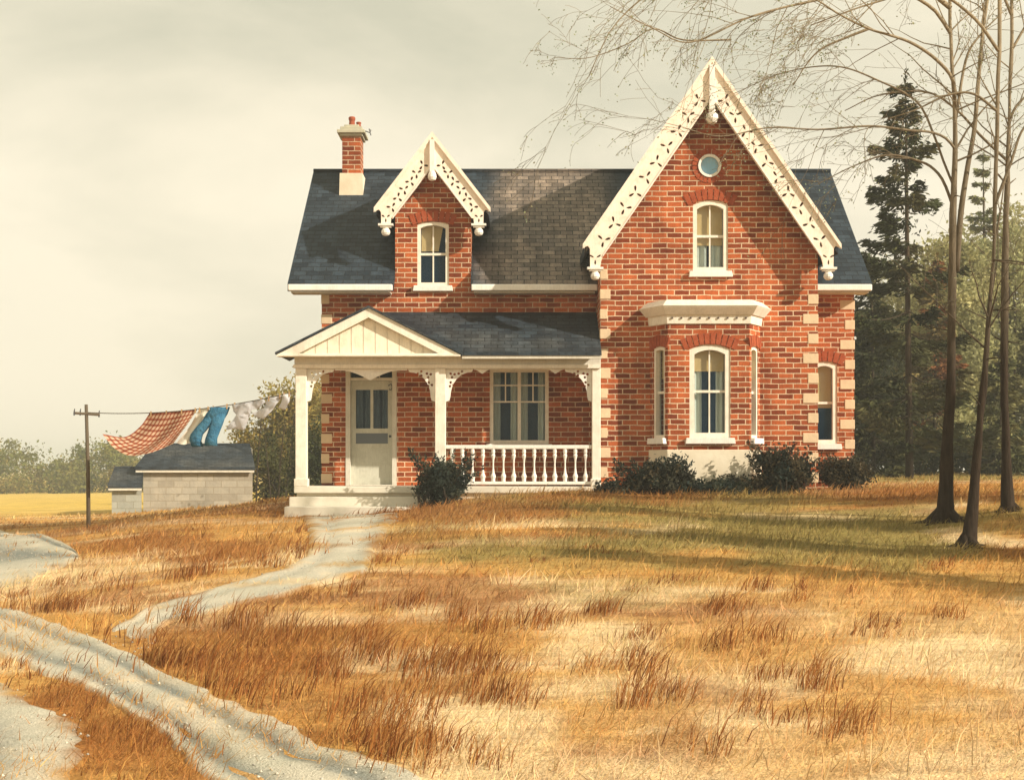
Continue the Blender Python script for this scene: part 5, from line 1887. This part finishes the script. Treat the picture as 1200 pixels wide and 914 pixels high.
# ------------------------------------------------------------------ light, sky, camera
SUN_AZ, SUN_EL = 60.0, 28.0       # degrees to the right of the wall normal, elevation
ld = bpy.data.lights.new('sun', 'SUN'); ld.energy = 5.0; ld.angle = R(.6); ld.color = (1.0, .90, .76)
sun = bpy.data.objects.new('sun', ld); COL.objects.link(sun)
to_sun = Vector((math.sin(R(SUN_AZ)) * math.cos(R(SUN_EL)), -math.cos(R(SUN_AZ)) * math.cos(R(SUN_EL)), math.sin(R(SUN_EL))))
sun.rotation_euler = to_sun.to_track_quat('Z', 'Y').to_euler()
sun.location = (20, 0, 30)

W = bpy.data.worlds.new('World'); SC.world = W; W.use_nodes = True
nt = W.node_tree
bg = nt.nodes['Background']; out = nt.nodes['World Output']
sky = nt.nodes.new('ShaderNodeTexSky'); sky.sky_type = 'NISHITA'; sky.sun_disc = False
sky.sun_elevation = R(SUN_EL); sky.sun_rotation = math.atan2(to_sun.x, to_sun.y)
sky.dust_density = 4.0
nt.links.new(sky.outputs[0], bg.inputs[0]); bg.inputs[1].default_value = .10
# high thin cloud sheet over the whole sky
bg2 = nt.nodes.new('ShaderNodeBackground'); bg2.inputs[1].default_value = .82
tc = nt.nodes.new('ShaderNodeTexCoord')
mp = nt.nodes.new('ShaderNodeMapping'); mp.inputs['Scale'].default_value = (1.3, 1.3, 3.2); mp.inputs['Rotation'].default_value = (0, R(24), 0)
nt.links.new(tc.outputs['Generated'], mp.inputs[0])
nz = nt.nodes.new('ShaderNodeTexNoise'); nz.inputs['Scale'].default_value = 2.2; nz.inputs['Detail'].default_value = 6; nz.inputs['Roughness'].default_value = .52; nz.inputs['Distortion'].default_value = .25
nt.links.new(mp.outputs[0], nz.inputs['Vector'])
sxyz = nt.nodes.new('ShaderNodeSeparateXYZ'); nt.links.new(tc.outputs['Generated'], sxyz.inputs[0])
ma = nt.nodes.new('ShaderNodeMath'); ma.operation = 'MULTIPLY_ADD'; ma.inputs[1].default_value = -1.5      # cloud thickens overhead
nt.links.new(sxyz.outputs[2], ma.inputs[0])
mb_ = nt.nodes.new('ShaderNodeMath'); mb_.operation = 'MULTIPLY_ADD'; mb_.inputs[1].default_value = 1.7; mb_.inputs[2].default_value = -.02
nt.links.new(nz.outputs['Fac'], mb_.inputs[0]); nt.links.new(mb_.outputs[0], ma.inputs[2])
rp = nt.nodes.new('ShaderNodeValToRGB')
e = rp.color_ramp.elements
e[0].position = .16; e[0].color = (.66, .63, .47, 1); e[1].position = .72; e[1].color = (1.0, .905, .70, 1)
nt.links.new(ma.outputs[0], rp.inputs[0]); nt.links.new(rp.outputs[0], bg2.inputs[0])
mxs = nt.nodes.new('ShaderNodeMixShader')
rp2 = nt.nodes.new('ShaderNodeValToRGB'); rp2.color_ramp.elements[0].position = .3; rp2.color_ramp.elements[0].color = (.92, .92, .92, 1); rp2.color_ramp.elements[1].position = .6; rp2.color_ramp.elements[1].color = (.97, .97, .97, 1)
nt.links.new(nz.outputs['Fac'], rp2.inputs[0]); nt.links.new(rp2.outputs[0], mxs.inputs[0])
nt.links.new(bg.outputs[0], mxs.inputs[1]); nt.links.new(bg2.outputs[0], mxs.inputs[2]); nt.links.new(mxs.outputs[0], out.inputs['Surface'])

cd = bpy.data.cameras.new('camera'); cam = bpy.data.objects.new('camera', cd); COL.objects.link(cam)
cam.location = (0, 0, CZ); cam.rotation_euler = (R(90), 0, 0)
cd.sensor_width = 36; cd.lens = 36 * F / 1200.0
cd.shift_y = (HY - 457.0) / 1200.0
cd.clip_start = .1; cd.clip_end = 5000
SC.camera = cam

SC.render.engine = 'CYCLES'
SC.cycles.use_denoising = True
SC.cycles.max_bounces = 6
SC.cycles.transparent_max_bounces = 12
SC.view_settings.view_transform = 'Standard'; SC.view_settings.look = 'None'
SC.view_settings.gamma = 1; SC.view_settings.exposure = .38; SC.view_settings.use_curve_mapping = False
